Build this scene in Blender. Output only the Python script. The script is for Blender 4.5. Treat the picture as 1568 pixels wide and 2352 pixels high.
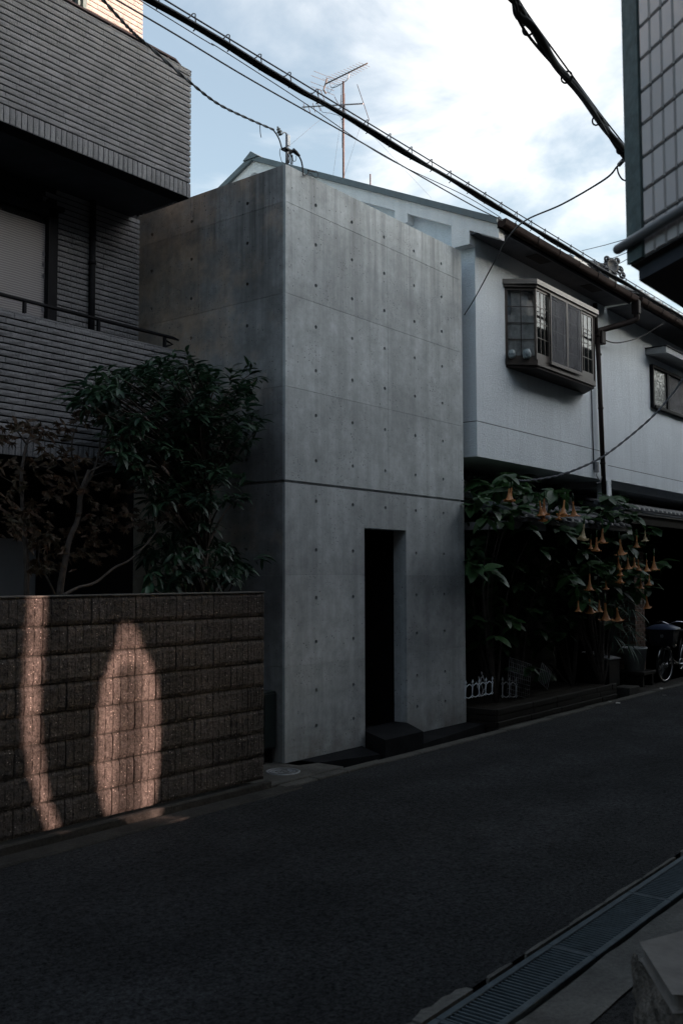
import bpy, math, random
from mathutils import Vector, Matrix, noise
from mathutils.geometry import tessellate_polygon
random.seed(7)
S = bpy.context.scene
for o in list(bpy.data.objects): bpy.data.objects.remove(o)
COL = S.collection

# ------------------------------------------------------------ camera, sky, sun
CX, CY, CZ = -7.0081, -6.1747, 1.7765
YAW, PITCH, ROLL, FPX = 0.6646, 0.0666, -0.0027, 2243.4
Fv = Vector((math.cos(YAW)*math.cos(PITCH), math.sin(YAW)*math.cos(PITCH), math.sin(PITCH)))
R0 = Vector((math.sin(YAW), -math.cos(YAW), 0)); U0 = R0.cross(Fv)
Rv = R0*math.cos(ROLL)+U0*math.sin(ROLL); Uv = -R0*math.sin(ROLL)+U0*math.cos(ROLL)
Cv = Vector((CX, CY, CZ))
def at(x, y, ax, v):
    """a sight line of the survey photograph (1568 x 2352) met with a real plane X, Y or Z = v"""
    d = Fv*FPX + Rv*(x-784) + Uv*(1176-y)
    i = 'XYZ'.index(ax); return Cv + d*((v-Cv[i])/d[i])
cam = bpy.data.cameras.new('camera'); co = bpy.data.objects.new('camera', cam); COL.objects.link(co)
m = Matrix((Rv, Uv, -Fv)).transposed().to_4x4(); m.translation = Cv; co.matrix_world = m
cam.sensor_fit = 'VERTICAL'; cam.sensor_height = 36; cam.lens = 36*FPX/2352
cam.clip_start = .05; cam.clip_end = 3000
cam.dof.use_dof = True; cam.dof.focus_distance = 10.5; cam.dof.aperture_fstop = 4.5
S.camera = co
S.view_settings.view_transform = 'Standard'; S.view_settings.look = 'None'
S.view_settings.gamma = 1; S.view_settings.use_curve_mapping = False
S.view_settings.exposure = 1.97

SUN_AZ, SUN_EL = math.radians(-60), math.radians(9)
SUN = Vector((math.cos(SUN_AZ)*math.cos(SUN_EL), math.sin(SUN_AZ)*math.cos(SUN_EL), math.sin(SUN_EL)))
sl = bpy.data.lights.new('sun', 'SUN'); sl.energy = 3.2; sl.angle = math.radians(.85); sl.color = (1, .66, .55)
so = bpy.data.objects.new('sun', sl); COL.objects.link(so); so.rotation_euler = (-SUN).to_track_quat('-Z', 'Y').to_euler(); so.location = (0, 0, 30)

w = bpy.data.worlds.new('World'); S.world = w; w.use_nodes = True
nt = w.node_tree; N = nt.nodes; L = nt.links
for n in list(N): N.remove(n)
def nn(t, **k):
    n = N.new(t)
    for a, b in k.items(): setattr(n, a, b)
    return n
out = nn('ShaderNodeOutputWorld'); bg = nn('ShaderNodeBackground'); bg.inputs[1].default_value = .088
sky = nn('ShaderNodeTexSky', sky_type='NISHITA'); sky.sun_disc = False
sky.sun_elevation = SUN_EL; sky.sun_rotation = math.radians(90)-SUN_AZ
sky.air_density = 1.0; sky.dust_density = 2.0; sky.ozone_density = 1.0
tc = nn('ShaderNodeTexCoord'); sep = nn('ShaderNodeSeparateXYZ'); L.new(tc.outputs['Generated'], sep.inputs[0])
mz = nn('ShaderNodeMath', operation='ADD'); L.new(sep.outputs[2], mz.inputs[0]); mz.inputs[1].default_value = .12
mzz = nn('ShaderNodeMath', operation='MAXIMUM'); L.new(mz.outputs[0], mzz.inputs[0]); mzz.inputs[1].default_value = .05
cmb = nn('ShaderNodeCombineXYZ')
for i in range(2):
    dv = nn('ShaderNodeMath', operation='DIVIDE'); L.new(sep.outputs[i], dv.inputs[0]); L.new(mzz.outputs[0], dv.inputs[1]); L.new(dv.outputs[0], cmb.inputs[i])
cn = nn('ShaderNodeTexNoise'); cof = nn('ShaderNodeVectorMath', operation='ADD'); cof.inputs[1].default_value = (2.2, 3.9, 0); L.new(cmb.outputs[0], cof.inputs[0]); cn.inputs['Scale'].default_value = 2.1; cn.inputs['Detail'].default_value = 9; cn.inputs['Roughness'].default_value = .56; cn.inputs['Distortion'].default_value = .35
L.new(cof.outputs[0], cn.inputs['Vector'])
# one large bank of cloud over the street's end, smaller scraps all over the sky
bank = nn('ShaderNodeVectorMath', operation='DOT_PRODUCT'); L.new(tc.outputs['Generated'], bank.inputs[0])
bd = (Fv*FPX + Rv*(1230-784) + Uv*(1176-90)).normalized(); bank.inputs[1].default_value = bd
bm_ = nn('ShaderNodeMapRange'); L.new(bank.outputs['Value'], bm_.inputs[0])
bm_.inputs[1].default_value = .93; bm_.inputs[2].default_value = 1.0; bm_.inputs[3].default_value = 0; bm_.inputs[4].default_value = .18
ad = nn('ShaderNodeMath', operation='ADD'); L.new(cn.outputs[0], ad.inputs[0]); L.new(bm_.outputs[0], ad.inputs[1])
cr = nn('ShaderNodeMapRange', interpolation_type='SMOOTHSTEP'); L.new(ad.outputs[0], cr.inputs[0])
cr.inputs[1].default_value = .53; cr.inputs[2].default_value = .88; cr.inputs[3].default_value = .17
cs = nn('ShaderNodeMath', operation='MULTIPLY'); L.new(cr.outputs[0], cs.inputs[0]); cs.inputs[1].default_value = .93
mx = nn('ShaderNodeMix', data_type='RGBA'); L.new(cs.outputs[0], mx.inputs[0])
tint = nn('ShaderNodeMix', data_type='RGBA'); tint.blend_type = 'MULTIPLY'; tint.inputs[0].default_value = 1
L.new(sky.outputs[0], tint.inputs[6]); tint.inputs[7].default_value = (.90, .985, 1.0, 1)
# clouds scatter forward: brighter the nearer they stand to the sun
sdt = nn('ShaderNodeVectorMath', operation='DOT_PRODUCT'); L.new(tc.outputs['Generated'], sdt.inputs[0]); sdt.inputs[1].default_value = SUN
sfw = nn('ShaderNodeMapRange', interpolation_type='SMOOTHSTEP'); L.new(sdt.outputs['Value'], sfw.inputs[0])
for i_, v_ in enumerate((.35, 1.0, 1.0, 9.5)): sfw.inputs[i_+1].default_value = v_
ccol = nn('ShaderNodeVectorMath', operation='SCALE'); ccol.inputs[0].default_value = (4.55, 4.5, 4.45); L.new(sfw.outputs[0], ccol.inputs['Scale'])
L.new(tint.outputs[2], mx.inputs[6]); L.new(ccol.outputs[0], mx.inputs[7])
L.new(mx.outputs[2], bg.inputs[0]); L.new(bg.outputs[0], out.inputs[0])

# ------------------------------------------------------------ materials
class NT:
    def __init__(s, name):
        s.m = bpy.data.materials.new(name); s.m.use_nodes = True; s.t = s.m.node_tree
        for n in list(s.t.nodes): s.t.nodes.remove(n)
        s.o = s.n('ShaderNodeOutputMaterial'); s.b = s.n('ShaderNodeBsdfPrincipled'); s.l(s.b.outputs[0], s.o.inputs[0])
        s.pos = s.n('ShaderNodeNewGeometry').outputs['Position']
    def n(s, t, **k):
        x = s.t.nodes.new(t)
        for a, b in k.items(): setattr(x, a, b)
        return x
    def l(s, a, b): s.t.links.new(a, b)
    def scale(s, v):
        x = s.n('ShaderNodeVectorMath', operation='MULTIPLY'); s.l(s.pos, x.inputs[0]); x.inputs[1].default_value = v; return x.outputs[0]
    def noise(s, sc, det=4, rough=.6, vec=None, lo=0., hi=1., a=.3, b=.7, dist=0):
        x = s.n('ShaderNodeTexNoise'); x.inputs['Scale'].default_value = sc; x.inputs['Detail'].default_value = det; x.inputs['Roughness'].default_value = rough; x.inputs['Distortion'].default_value = dist
        s.l(vec or s.pos, x.inputs['Vector']); return s.rng(x.outputs[0], a, b, lo, hi)
    def vor(s, sc, a, b, lo, hi, vec=None, rnd=1):
        x = s.n('ShaderNodeTexVoronoi'); x.inputs['Scale'].default_value = sc; x.inputs['Randomness'].default_value = rnd
        s.l(vec or s.pos, x.inputs['Vector']); return s.rng(x.outputs['Distance'], a, b, lo, hi), x
    def rng(s, v, a, b, lo, hi):
        r = s.n('ShaderNodeMapRange'); s.l(v, r.inputs[0])
        for i, q in enumerate((a, b, lo, hi)): r.inputs[i+1].default_value = q
        return r.outputs[0]
    def math(s, op, a, b):
        x = s.n('ShaderNodeMath', operation=op)
        for i, v in enumerate((a, b)):
            if isinstance(v, (int, float)): x.inputs[i].default_value = v
            else: s.l(v, x.inputs[i])
        return x.outputs[0]
    def mix(s, f, a, b):
        x = s.n('ShaderNodeMix', data_type='RGBA')
        for i, v in ((0, f), (6, a), (7, b)):
            if isinstance(v, (int, float)): x.inputs[i].default_value = v
            elif isinstance(v, tuple): x.inputs[i].default_value = v+(1,) if len(v) == 3 else v
            else: s.l(v, x.inputs[i])
        return x.outputs[2]
    def mul(s, c, f):
        x = s.n('ShaderNodeVectorMath', operation='SCALE'); s.l(c, x.inputs[0]) if not isinstance(c, tuple) else setattr(x.inputs[0], 'default_value', c)
        s.l(f, x.inputs['Scale']) if not isinstance(f, (int, float)) else setattr(x.inputs['Scale'], 'default_value', f); return x.outputs[0]
    def rnd(s, lo, hi): return s.rng(s.n('ShaderNodeObjectInfo').outputs['Random'], 0, 1, lo, hi)
    def bump(s, h, st, d=.01):
        x = s.n('ShaderNodeBump'); x.inputs['Strength'].default_value = st; x.inputs['Distance'].default_value = d; s.l(h, x.inputs['Height']); s.l(x.outputs[0], s.b.inputs['Normal'])
    def fin(s, col, rough=.7, metal=0, spec=.4):
        if isinstance(col, tuple): s.b.inputs['Base Color'].default_value = col+(1,)
        else: s.l(col, s.b.inputs['Base Color'])
        if isinstance(rough, (int, float)): s.b.inputs['Roughness'].default_value = rough
        else: s.l(rough, s.b.inputs['Roughness'])
        s.b.inputs['Metallic'].default_value = metal; s.b.inputs['Specular IOR Level'].default_value = spec
        return s.m
def simple(name, col, rough=.6, metal=0, var=.25, vs=4, bump=.15, bs=80, bd=.004, rnd=0, spec=.2):
    t = NT(name); f = t.noise(vs, 5, .65, lo=1-var, hi=1+var)
    if rnd: f = t.math('MULTIPLY', f, t.rnd(1-rnd, 1+rnd))
    c = t.mul(col, f)
    if bump: t.bump(t.noise(bs, 3, .6), bump, bd)
    return t.fin(c, rough, metal, spec)
def concrete(name, col, stain, top=None, dark=.5, warm=None):
    t = NT(name)
    f = t.noise(.9, 6, .6, lo=.74, hi=1.18, a=.34, b=.66)
    f = t.math('MULTIPLY', f, t.noise(7, 6, .75, lo=.82, hi=1.14, a=.35, b=.65))
    f = t.math('MULTIPLY', f, t.noise(120, 2, .5, lo=.95, hi=1.05))
    # rain streaks: stretched noise
    st = t.noise(1, 5, .65, vec=t.scale((7.5, 7.5, .30)), a=.44, b=.64, lo=0, hi=1)
    st2 = t.noise(1, 4, .6, vec=t.scale((26, 26, .9)), a=.5, b=.75, lo=0, hi=1)
    zz = t.n('ShaderNodeSeparateXYZ'); t.l(t.pos, zz.inputs[0])
    hgt = t.rng(zz.outputs[2], 4.2, 5.9, .35, 1.0)
    low = t.rng(zz.outputs[2], 0, .45, .8, 0)
    low = t.math('MULTIPLY', low, t.noise(4, 5, .6, a=.35, b=.65))
    stt = t.math('MULTIPLY', t.math('ADD', st, t.math('MULTIPLY', st2, .6)), hgt)
    c = t.mul(col, f)
    c = t.mix(t.math('MULTIPLY', stt, stain), c, t.mul(col, dark))
    c = t.mix(low, c, t.mul((col[0]*.95, col[1]*.8, col[2]*.66), .45))
    if warm:
        wy = t.math('ADD', t.rng(zz.outputs[1], .3, 1.5, -.25, .35), t.noise(1.6, 7, .65, a=.3, b=.7, lo=-.35, hi=.65))
        c = t.mix(t.rng(wy, 0, .6, 0, .95), c, t.mul(warm, f))
    c = t.mix(t.noise(1.9, 9, .72, a=.46, b=.70, lo=0, hi=.42 if not warm else .75), c, t.mul(tuple(q*.5 for q in col), f))
    # pale bloom patches and blow-holes
    c = t.mix(t.noise(2.6, 7, .7, a=.54, b=.72, lo=0, hi=.40), c, t.mul((col[0]*1.35, col[1]*1.35, col[2]*1.38), f))
    cl = t.noise(2.2, 3, .5, a=.42, b=.62)
    p1, _ = t.vor(17, .09, .15, 1, 0); p2, _ = t.vor(34, .13, .22, 1, 0)
    p3, vv = t.vor(8.5, .055, .085, 1, 0)
    pits = t.math('MAXIMUM', t.math('MULTIPLY', p1, cl), t.math('MULTIPLY', p2, t.noise(3.1, 3, .5, a=.5, b=.62)))
    pits = t.math('MAXIMUM', pits, t.math('MULTIPLY', p3, t.noise(1.7, 2, .5, a=.45, b=.6)))
    c = t.mix(t.math('MULTIPLY', pits, .92), c, t.mul(col, .16))
    c = t.mul(c, t.rnd(.86, 1.08))
    h = t.math('SUBTRACT', t.noise(30, 5, .6, lo=0, hi=.35), pits)
    t.bump(h, .5, .004)
    return t.fin(c, t.noise(6, 4, .6, lo=.45, hi=.75), 0, .35)
M = {}
M['concrete'] = concrete('concrete_board_formed', (.455, .485, .495), .95)
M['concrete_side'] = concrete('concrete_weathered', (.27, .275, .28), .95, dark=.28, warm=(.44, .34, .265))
def asphalt():
    t = NT('asphalt')
    p, v = t.vor(95, .0, .5, .5, 1.5)
    hs = t.n('ShaderNodeSeparateColor'); t.l(v.outputs['Color'], hs.inputs[0])
    sp = t.math('MULTIPLY', t.rng(hs.outputs[0], .95, .96, 0, 1), t.rng(p, .95, .75, 0, 1))
    f = t.math('MULTIPLY', t.noise(1.2, 6, .65, lo=.7, hi=1.3), t.noise(38, 6, .85, lo=.05, hi=2.3, a=.36, b=.64))
    f = t.math('MULTIPLY', f, p)
    c = t.mul((.0185, .0188, .0195), f)
    c = t.mix(sp, c, t.mul((.16, .16, .165), t.noise(15, 3, .5, lo=.3, hi=1.2)))
    zy = t.n('ShaderNodeSeparateXYZ'); t.l(t.pos, zy.inputs[0])
    band = t.math('MULTIPLY', t.noise(.7, 3, .5, vec=t.scale((.35, 1.6, 1)), lo=.7, hi=1.45), 1.0)
    c = t.mul(c, band)
    t.bump(t.math('ADD', t.noise(70, 5, .75), t.math('MULTIPLY', p, .4)), .9, .012)
    return t.fin(c, .9, 0, .12)
M['asphalt'] = asphalt()
def cement(name, col, sc=1.0):
    t = NT(name)
    f = t.math('MULTIPLY', t.noise(2.5*sc, 6, .65, lo=.6, hi=1.35), t.noise(45*sc, 5, .7, lo=.75, hi=1.25))
    p, _ = t.vor(90*sc, .1, .2, 1, 0)
    c = t.mix(t.math('MULTIPLY', p, .6), t.mul(col, f), t.mul(col, .35))
    t.bump(t.noise(35*sc, 6, .7), .7, .012)
    return t.fin(c, .9, 0, .12)
M['cement'] = cement('worn_cement', (.13, .125, .115))
M['cement_dark'] = cement('damp_cement', (.045, .042, .038))
M['kerb'] = cement('kerb_concrete', (.10, .095, .085))
def stucco(name, col):
    t = NT(name)
    f = t.math('MULTIPLY', t.noise(.8, 5, .6, lo=.92, hi=1.05), t.noise(110, 4, .7, lo=.84, hi=1.12))
    st = t.noise(1, 4, .6, vec=t.scale((9, 9, .5)), a=.46, b=.75, lo=0, hi=.24)
    c = t.mix(st, t.mul(col, f), t.mul(col, .6))
    h = t.math('ADD', t.noise(75, 4, .65), t.math('MULTIPLY', t.noise(28, 3, .6), .6))
    t.bump(h, .55, .010)
    return t.fin(c, .9, 0, .2)
M['stucco'] = stucco('roughcast_stucco', (.76, .81, .85))
M['stucco_cream'] = stucco('cream_stucco', (.88, .86, .84))
M['stucco_grey'] = stucco('grey_stucco', (.40, .41, .42))
def tilem(name, col, rnd=.12, bs=45):
    t = NT(name)
    f = t.math('MULTIPLY', t.noise(6, 4, .6, lo=.85, hi=1.15), t.noise(160, 3, .6, lo=.75, hi=1.2))
    c = t.mul(col, t.math('MULTIPLY', f, t.rnd(1-rnd, 1+rnd)))
    t.bump(t.math('ADD', t.noise(bs, 5, .7), t.math('MULTIPLY', t.noise(bs*4, 2, .5), .3)), .8, .010)
    return t.fin(c, .75, 0, .4)
M['tile'] = tilem('grey_split_tile', (.185, .185, .195))
M['tile_cream'] = tilem('cream_wall_tile', (.40, .355, .33), .05)
M['tile_back'] = simple('tile_mortar_shadowed', (.012, .012, .014), .9)
def block():
    t = NT('split_face_block')
    f = t.math('MULTIPLY', t.noise(3, 5, .65, lo=.6, hi=1.35), t.noise(55, 5, .75, lo=.35, hi=1.6))
    p, v = t.vor(60, .0, .5, 1, 0)
    hs = t.n('ShaderNodeSeparateColor'); t.l(v.outputs['Color'], hs.inputs[0])
    sp = t.math('MULTIPLY', t.rng(hs.outputs[0], .80, .9, 0, 1), t.rng(p, .35, .6, 0, 1))
    c = t.mul((.092, .079, .071), t.math('MULTIPLY', f, t.rnd(.85, 1.15)))
    c = t.mix(sp, c, t.mul((.42, .36, .32), t.noise(20, 3, .5, lo=.5, hi=1.2)))
    h = t.math('ADD', t.noise(38, 6, .75), t.math('MULTIPLY', p, .35))
    t.bump(h, .8, .014)
    return t.fin(c, .85, 0, .15)
M['block'] = block()
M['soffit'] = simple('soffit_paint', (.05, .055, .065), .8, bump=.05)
M['black_metal'] = simple('black_metal', (.012, .012, .014), .6, 0, bump=0, spec=.06)
M['bronze'] = simple('dark_bronze_aluminium', (.085, .070, .062), .38, .5, var=.1, bump=.05)
M['bronze_light'] = simple('worn_bronze_cap', (.19, .17, .155), .4, .6, var=.25, bump=.05)
M['gutter'] = simple('brown_gutter', (.032, .021, .018), .75, 0, var=.2, bump=.03, spec=.05)
M['pipe'] = simple('brown_pipe', (.022, .016, .015), .6, 0, var=.2, bump=.03, spec=.1)
M['roof_metal'] = simple('grey_roof_edge', (.13, .15, .155), .5, .2, var=.15)
M['roof_tile'] = simple('smoked_roof_tile', (.05, .052, .058), .5, 0, var=.35, vs=12, rnd=.15)
M['roof_tile_pale'] = simple('weathered_roof_tile', (.27, .26, .25), .5, 0, var=.35, vs=12, rnd=.15)
M['cable'] = simple('black_cable', (.012, .012, .016), .45, bump=0)
M['cable_grey'] = simple('grey_sheathed_cable', (.085, .09, .10), .4, bump=0)
M['steel'] = simple('galvanised_steel', (.28, .29, .31), .45, .8, var=.3)
M['wire'] = simple('thin_steel_wire', (.10, .10, .11), .5, .6, bump=0)
M['alu'] = simple('weathered_aluminium', (.13, .115, .11), .6, 0, var=.3, bump=0)
M['mast'] = simple('rusty_mast_pipe', (.10, .07, .065), .7, 0, var=.4, vs=10)
M['porcelain'] = simple('glazed_porcelain', (.20, .215, .22), .2, bump=0)
M['slate'] = simple('black_slate', (.014, .0145, .016), .8, var=.35, spec=.05)
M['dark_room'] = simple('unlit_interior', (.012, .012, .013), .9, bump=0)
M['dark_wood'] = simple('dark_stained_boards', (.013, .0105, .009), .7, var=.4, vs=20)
M['pale_panel'] = simple('grey_painted_panel', (.20, .21, .225), .7, var=.05, bump=.05)
M['grate'] = simple('grey_coated_steel', (.055, .072, .082), .6, .0, var=.3, vs=12)
M['white_iron'] = simple('white_plastic_fence', (.62, .66, .70), .5, var=.15, bump=0)
M['old_white'] = simple('dirty_white_plastic', (.25, .25, .26), .6, var=.3)
M['pot'] = simple('white_plastic_pot', (.42, .43, .44), .5, var=.1, bump=.03)
M['box_green'] = simple('dark_green_cabinet', (.018, .025, .026), .35)
M['manhole'] = simple('cast_cover', (.24, .25, .26), .5, .3, var=.3, vs=20)
M['brick'] = simple('brown_brick', (.15, .095, .075), .85, var=.3, vs=30, rnd=.2, bump=.4)
M['mortar'] = simple('grey_mortar', (.17, .165, .155), .9)
M['stone_cap'] = simple('pale_stone_cap', (.15, .138, .125), .8, var=.2, vs=8, bump=.3, bs=40)
M['stone'] = simple('rough_dark_stone', (.13, .115, .10), .85, var=.5, vs=14, bump=.8, bs=30, bd=.02)
M['green_post'] = simple('patinated_corner_trim', (.10, .135, .135), .6, var=.3, vs=25, bump=.3)
M['tile_pink'] = simple('beige_glazed_tile', (.62, .58, .57), .35, 0, var=.06, rnd=.06, bump=.03)
M['grout'] = simple('dark_grout', (.09, .085, .085), .8)
M['rail_grey'] = simple('grey_painted_pipe', (.20, .205, .21), .4, .2, var=.1, bump=0)
M['rubber'] = simple('tyre_rubber', (.02, .02, .021), .7, bump=0)
M['chrome'] = simple('chromed_steel', (.7, .7, .7), .2, 1, var=.05, bump=0)
M['bag'] = simple('black_basket_cover', (.012, .013, .018), .5)
M['bag_blue'] = simple('blue_basket_lid', (.05, .065, .11), .45)
M['dark_box'] = simple('black_enamel', (.012, .012, .014), .4)
M['curtain'] = simple('pale_lace_curtain', (.68, .66, .62), .9, var=.35, vs=9)
M['ceramic'] = simple('white_ceramic', (.25, .29, .30), .3, bump=0)
M['ink'] = simple('dark_ink', (.03, .03, .05), .5, bump=0)
M['litter'] = simple('pale_litter', (.42, .40, .37), .8)
M['bark'] = simple('grey_bark', (.06, .05, .044), .85, var=.4, vs=15, bump=.6, bs=50)
M['soil'] = simple('dark_soil', (.02, .016, .012), .95, var=.4, bump=.6, bs=40, bd=.02)
M['eave_dark'] = simple('dark_eave_boards', (.10, .10, .11), .85, var=.2)
M['plain_wall'] = simple('neighbour_render', (.06, .058, .055), .85, var=.1)
def glassy(name, col, rough=.06, bump=0, bs=60, spec=.6):
    t = NT(name); 
    if bump: t.bump(t.noise(bs, 3, .6), bump, .01)
    return t.fin(col, rough, 0, spec)
def clear_glass(name, col, rough=.03, trans=.75):
    t = NT(name); t.fin(col, rough, 0, .6)
    g = t.n('ShaderNodeBsdfTransparent'); g.inputs[0].default_value = (.95, .95, .96, 1)
    gl = t.n('ShaderNodeBsdfGlossy'); gl.inputs['Roughness'].default_value = rough
    fr = t.n('ShaderNodeFresnel'); fr.inputs[0].default_value = 1.5
    mxx = t.n('ShaderNodeMixShader'); t.l(fr.outputs[0], mxx.inputs[0]); t.l(g.outputs[0], mxx.inputs[1]); t.l(gl.outputs[0], mxx.inputs[2])
    t.l(mxx.outputs[0], t.o.inputs[0]); return t.m
M['glass'] = clear_glass('window_glass', (.02, .02, .02)); M['glass_matt'] = clear_glass('hazy_window_glass', (.02, .02, .02), .35)
M['glass_matt'].node_tree.nodes['Fresnel'].inputs[0].default_value = 1.12
M['glass_dark'] = glassy('dark_window_glass', (.010, .011, .013), .05)
def screenm():
    t = NT('insect_screen'); t.fin((.10, .10, .11), .8)
    g = t.n('ShaderNodeBsdfTransparent'); mxx = t.n('ShaderNodeMixShader'); mxx.inputs[0].default_value = .55
    t.l(g.outputs[0], mxx.inputs[1]); t.l(t.b.outputs[0], mxx.inputs[2]); t.l(mxx.outputs[0], t.o.inputs[0]); return t.m
M['screen'] = screenm()
def frosted():
    t = NT('pebbled_glass'); v, _ = t.vor(42, 0, .6, 0, 1); t.bump(v, 1, .02); return t.fin((.20, .20, .19), .18, 0, .9)
M['frosted'] = frosted()
def blindm():
    t = NT('woven_blind')
    wv = t.n('ShaderNodeTexWave', bands_direction='Z'); wv.inputs['Scale'].default_value = 14; wv.inputs['Distortion'].default_value = 2.5; wv.inputs['Detail'].default_value = 2; wv.inputs['Detail Scale'].default_value = .35
    t.l(t.pos, wv.inputs[0]); c = t.mul((.30, .285, .28), t.rng(wv.outputs[0], 0, 1, .55, 1.05)); return t.fin(c, .8)
M['blind'] = blindm()
def leafm(name, a, b, sc=6, rough=.4):
    t = NT(name); c = t.mix(t.noise(sc, 3, .6, a=.35, b=.65), a, b)
    c = t.mul(c, t.rnd(.8, 1.25)); t.fin(c, rough, 0, .35)
    tr = t.n('ShaderNodeBsdfTranslucent'); t.l(c, tr.inputs[0]); mxx = t.n('ShaderNodeMixShader'); mxx.inputs[0].default_value = .25
    t.l(t.b.outputs[0], mxx.inputs[1]); t.l(tr.outputs[0], mxx.inputs[2]); t.l(mxx.outputs[0], t.o.inputs[0]); return t.m
M['leaf_green'] = leafm('evergreen_leaf', (.014, .040, .027), (.03, .068, .03))
M['leaf_broad'] = leafm('broad_leaf', (.017, .047, .018), (.035, .08, .025))
M['leaf_maple'] = leafm('maple_leaf', (.05, .042, .024), (.08, .042, .026), 9, .6)
M['leaf_palm'] = leafm('palm_leaf', (.04, .09, .06), (.08, .13, .09))
M['petal'] = leafm('orange_petal', (.40, .15, .05), (.48, .23, .09), 14, .5)
M['petal_pale'] = leafm('cream_petal', (.6, .5, .3), (.55, .42, .25), 14, .5)

# ------------------------------------------------------------ object helpers
def meta(o, label=None, cat=None, group=None, kind=None):
    if label: o['label'] = label
    if cat: o['category'] = cat
    if group: o['group'] = group
    if kind: o['kind'] = kind
    return o
def thing(name, loc, label, cat, group=None):
    o = bpy.data.objects.new(name, None); COL.objects.link(o); o.location = loc; o.empty_display_size = .2
    return meta(o, label, cat, group)
def hang(o, parent):
    """parent o so that its own coordinates stay world coordinates"""
    if parent is None: return o
    o.parent = parent; off = Vector((0, 0, 0)); p = parent
    while p: off += p.location; off += p.matrix_parent_inverse.translation; p = p.parent
    o.matrix_parent_inverse = Matrix.Translation(-off); return o
class MB:
    def __init__(s): s.v = []; s.f = []; s.sm = []
    def add(s, vs, fs, smooth=False):
        k = len(s.v); s.v += [tuple(v) for v in vs]; s.f += [tuple(i+k for i in f) for f in fs]; s.sm += [smooth]*len(fs); return s
    def box(s, a, b):
        x0, y0, z0 = a; x1, y1, z1 = b
        x0, x1 = min(x0, x1), max(x0, x1); y0, y1 = min(y0, y1), max(y0, y1); z0, z1 = min(z0, z1), max(z0, z1)
        return s.add([(x0,y0,z0),(x1,y0,z0),(x1,y1,z0),(x0,y1,z0),(x0,y0,z1),(x1,y0,z1),(x1,y1,z1),(x0,y1,z1)],
            [(0,3,2,1),(4,5,6,7),(0,1,5,4),(1,2,6,5),(2,3,7,6),(3,0,4,7)])
    def bev(s, a, b, r=.004):
        """box with chamfered edges"""
        x0, y0, z0 = a; x1, y1, z1 = b
        vs = []; 
        for (sx, X) in ((1, x0), (-1, x1)):
            for (sy, Y) in ((1, y0), (-1, y1)):
                for (sz, Z) in ((1, z0), (-1, z1)):
                    vs += [(X, Y+sy*r, Z+sz*r), (X+sx*r, Y, Z+sz*r), (X+sx*r, Y+sy*r, Z)]
        def i(a_, b_, c_, k): return (a_*4+b_*2+c_)*3+k
        fs = []
        fs.append((i(0,0,0,0),i(0,0,1,0),i(0,1,1,0),i(0,1,0,0))); fs.append((i(1,0,0,0),i(1,1,0,0),i(1,1,1,0),i(1,0,1,0)))
        fs.append((i(0,0,0,1),i(1,0,0,1),i(1,0,1,1),i(0,0,1,1))); fs.append((i(0,1,0,1),i(0,1,1,1),i(1,1,1,1),i(1,1,0,1)))
        fs.append((i(0,0,0,2),i(0,1,0,2),i(1,1,0,2),i(1,0,0,2))); fs.append((i(0,0,1,2),i(1,0,1,2),i(1,1,1,2),i(0,1,1,2)))
        for a_ in (0, 1):
            for b_ in (0, 1):
                fs.append((i(a_,b_,0,0),i(a_,b_,0,1),i(a_,b_,1,1),i(a_,b_,1,0)))
                fs.append((i(a_,0,b_,0),i(a_,0,b_,2),i(a_,1,b_,2),i(a_,1,b_,0)))
                fs.append((i(0,a_,b_,1),i(0,a_,b_,2),i(1,a_,b_,2),i(1,a_,b_,1)))
                for c_ in (0, 1): fs.append((i(a_,b_,c_,0),i(a_,b_,c_,1),i(a_,b_,c_,2)))
        return s.add(vs, fs)
    def prism(s, poly, ax, a, b):
        """poly of 2-D points in the two other axes, extruded along ax from a to b"""
        n = len(poly)
        def P(p, t): return {'X': (t, p[0], p[1]), 'Y': (p[0], t, p[1]), 'Z': (p[0], p[1], t)}[ax]
        return s.add([P(p, a) for p in poly]+[P(p, b) for p in poly],
            [tuple(range(n)), tuple(range(2*n-1, n-1, -1))]+[(i, (i+1) % n, n+(i+1) % n, n+i) for i in range(n)])
    def tube(s, pts, r, n=8, caps=True, smooth=True):
        pts = [Vector(p) for p in pts]; rs = r if isinstance(r, (list, tuple)) else [r]*len(pts)
        k = len(s.v); up = Vector((0, 0, 1)); t0 = (pts[1]-pts[0]).normalized()
        if abs(t0.dot(up)) > .95: up = Vector((1, 0, 0))
        u = t0.cross(up).normalized()
        for i, p in enumerate(pts):
            t = (pts[min(i+1, len(pts)-1)]-pts[max(i-1, 0)]).normalized()
            u = (u-t*u.dot(t)).normalized(); v = t.cross(u)
            for j in range(n):
                a = 2*math.pi*j/n; s.v.append(tuple(p+(u*math.cos(a)+v*math.sin(a))*rs[i]))
        for i in range(len(pts)-1):
            for j in range(n):
                s.f.append((k+i*n+j, k+i*n+(j+1) % n, k+(i+1)*n+(j+1) % n, k+(i+1)*n+j)); s.sm.append(smooth)
        if caps:
            s.f.append(tuple(range(k+n-1, k-1, -1))); s.sm.append(False)
            e = k+(len(pts)-1)*n; s.f.append(tuple(range(e, e+n))); s.sm.append(False)
        return s
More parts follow.
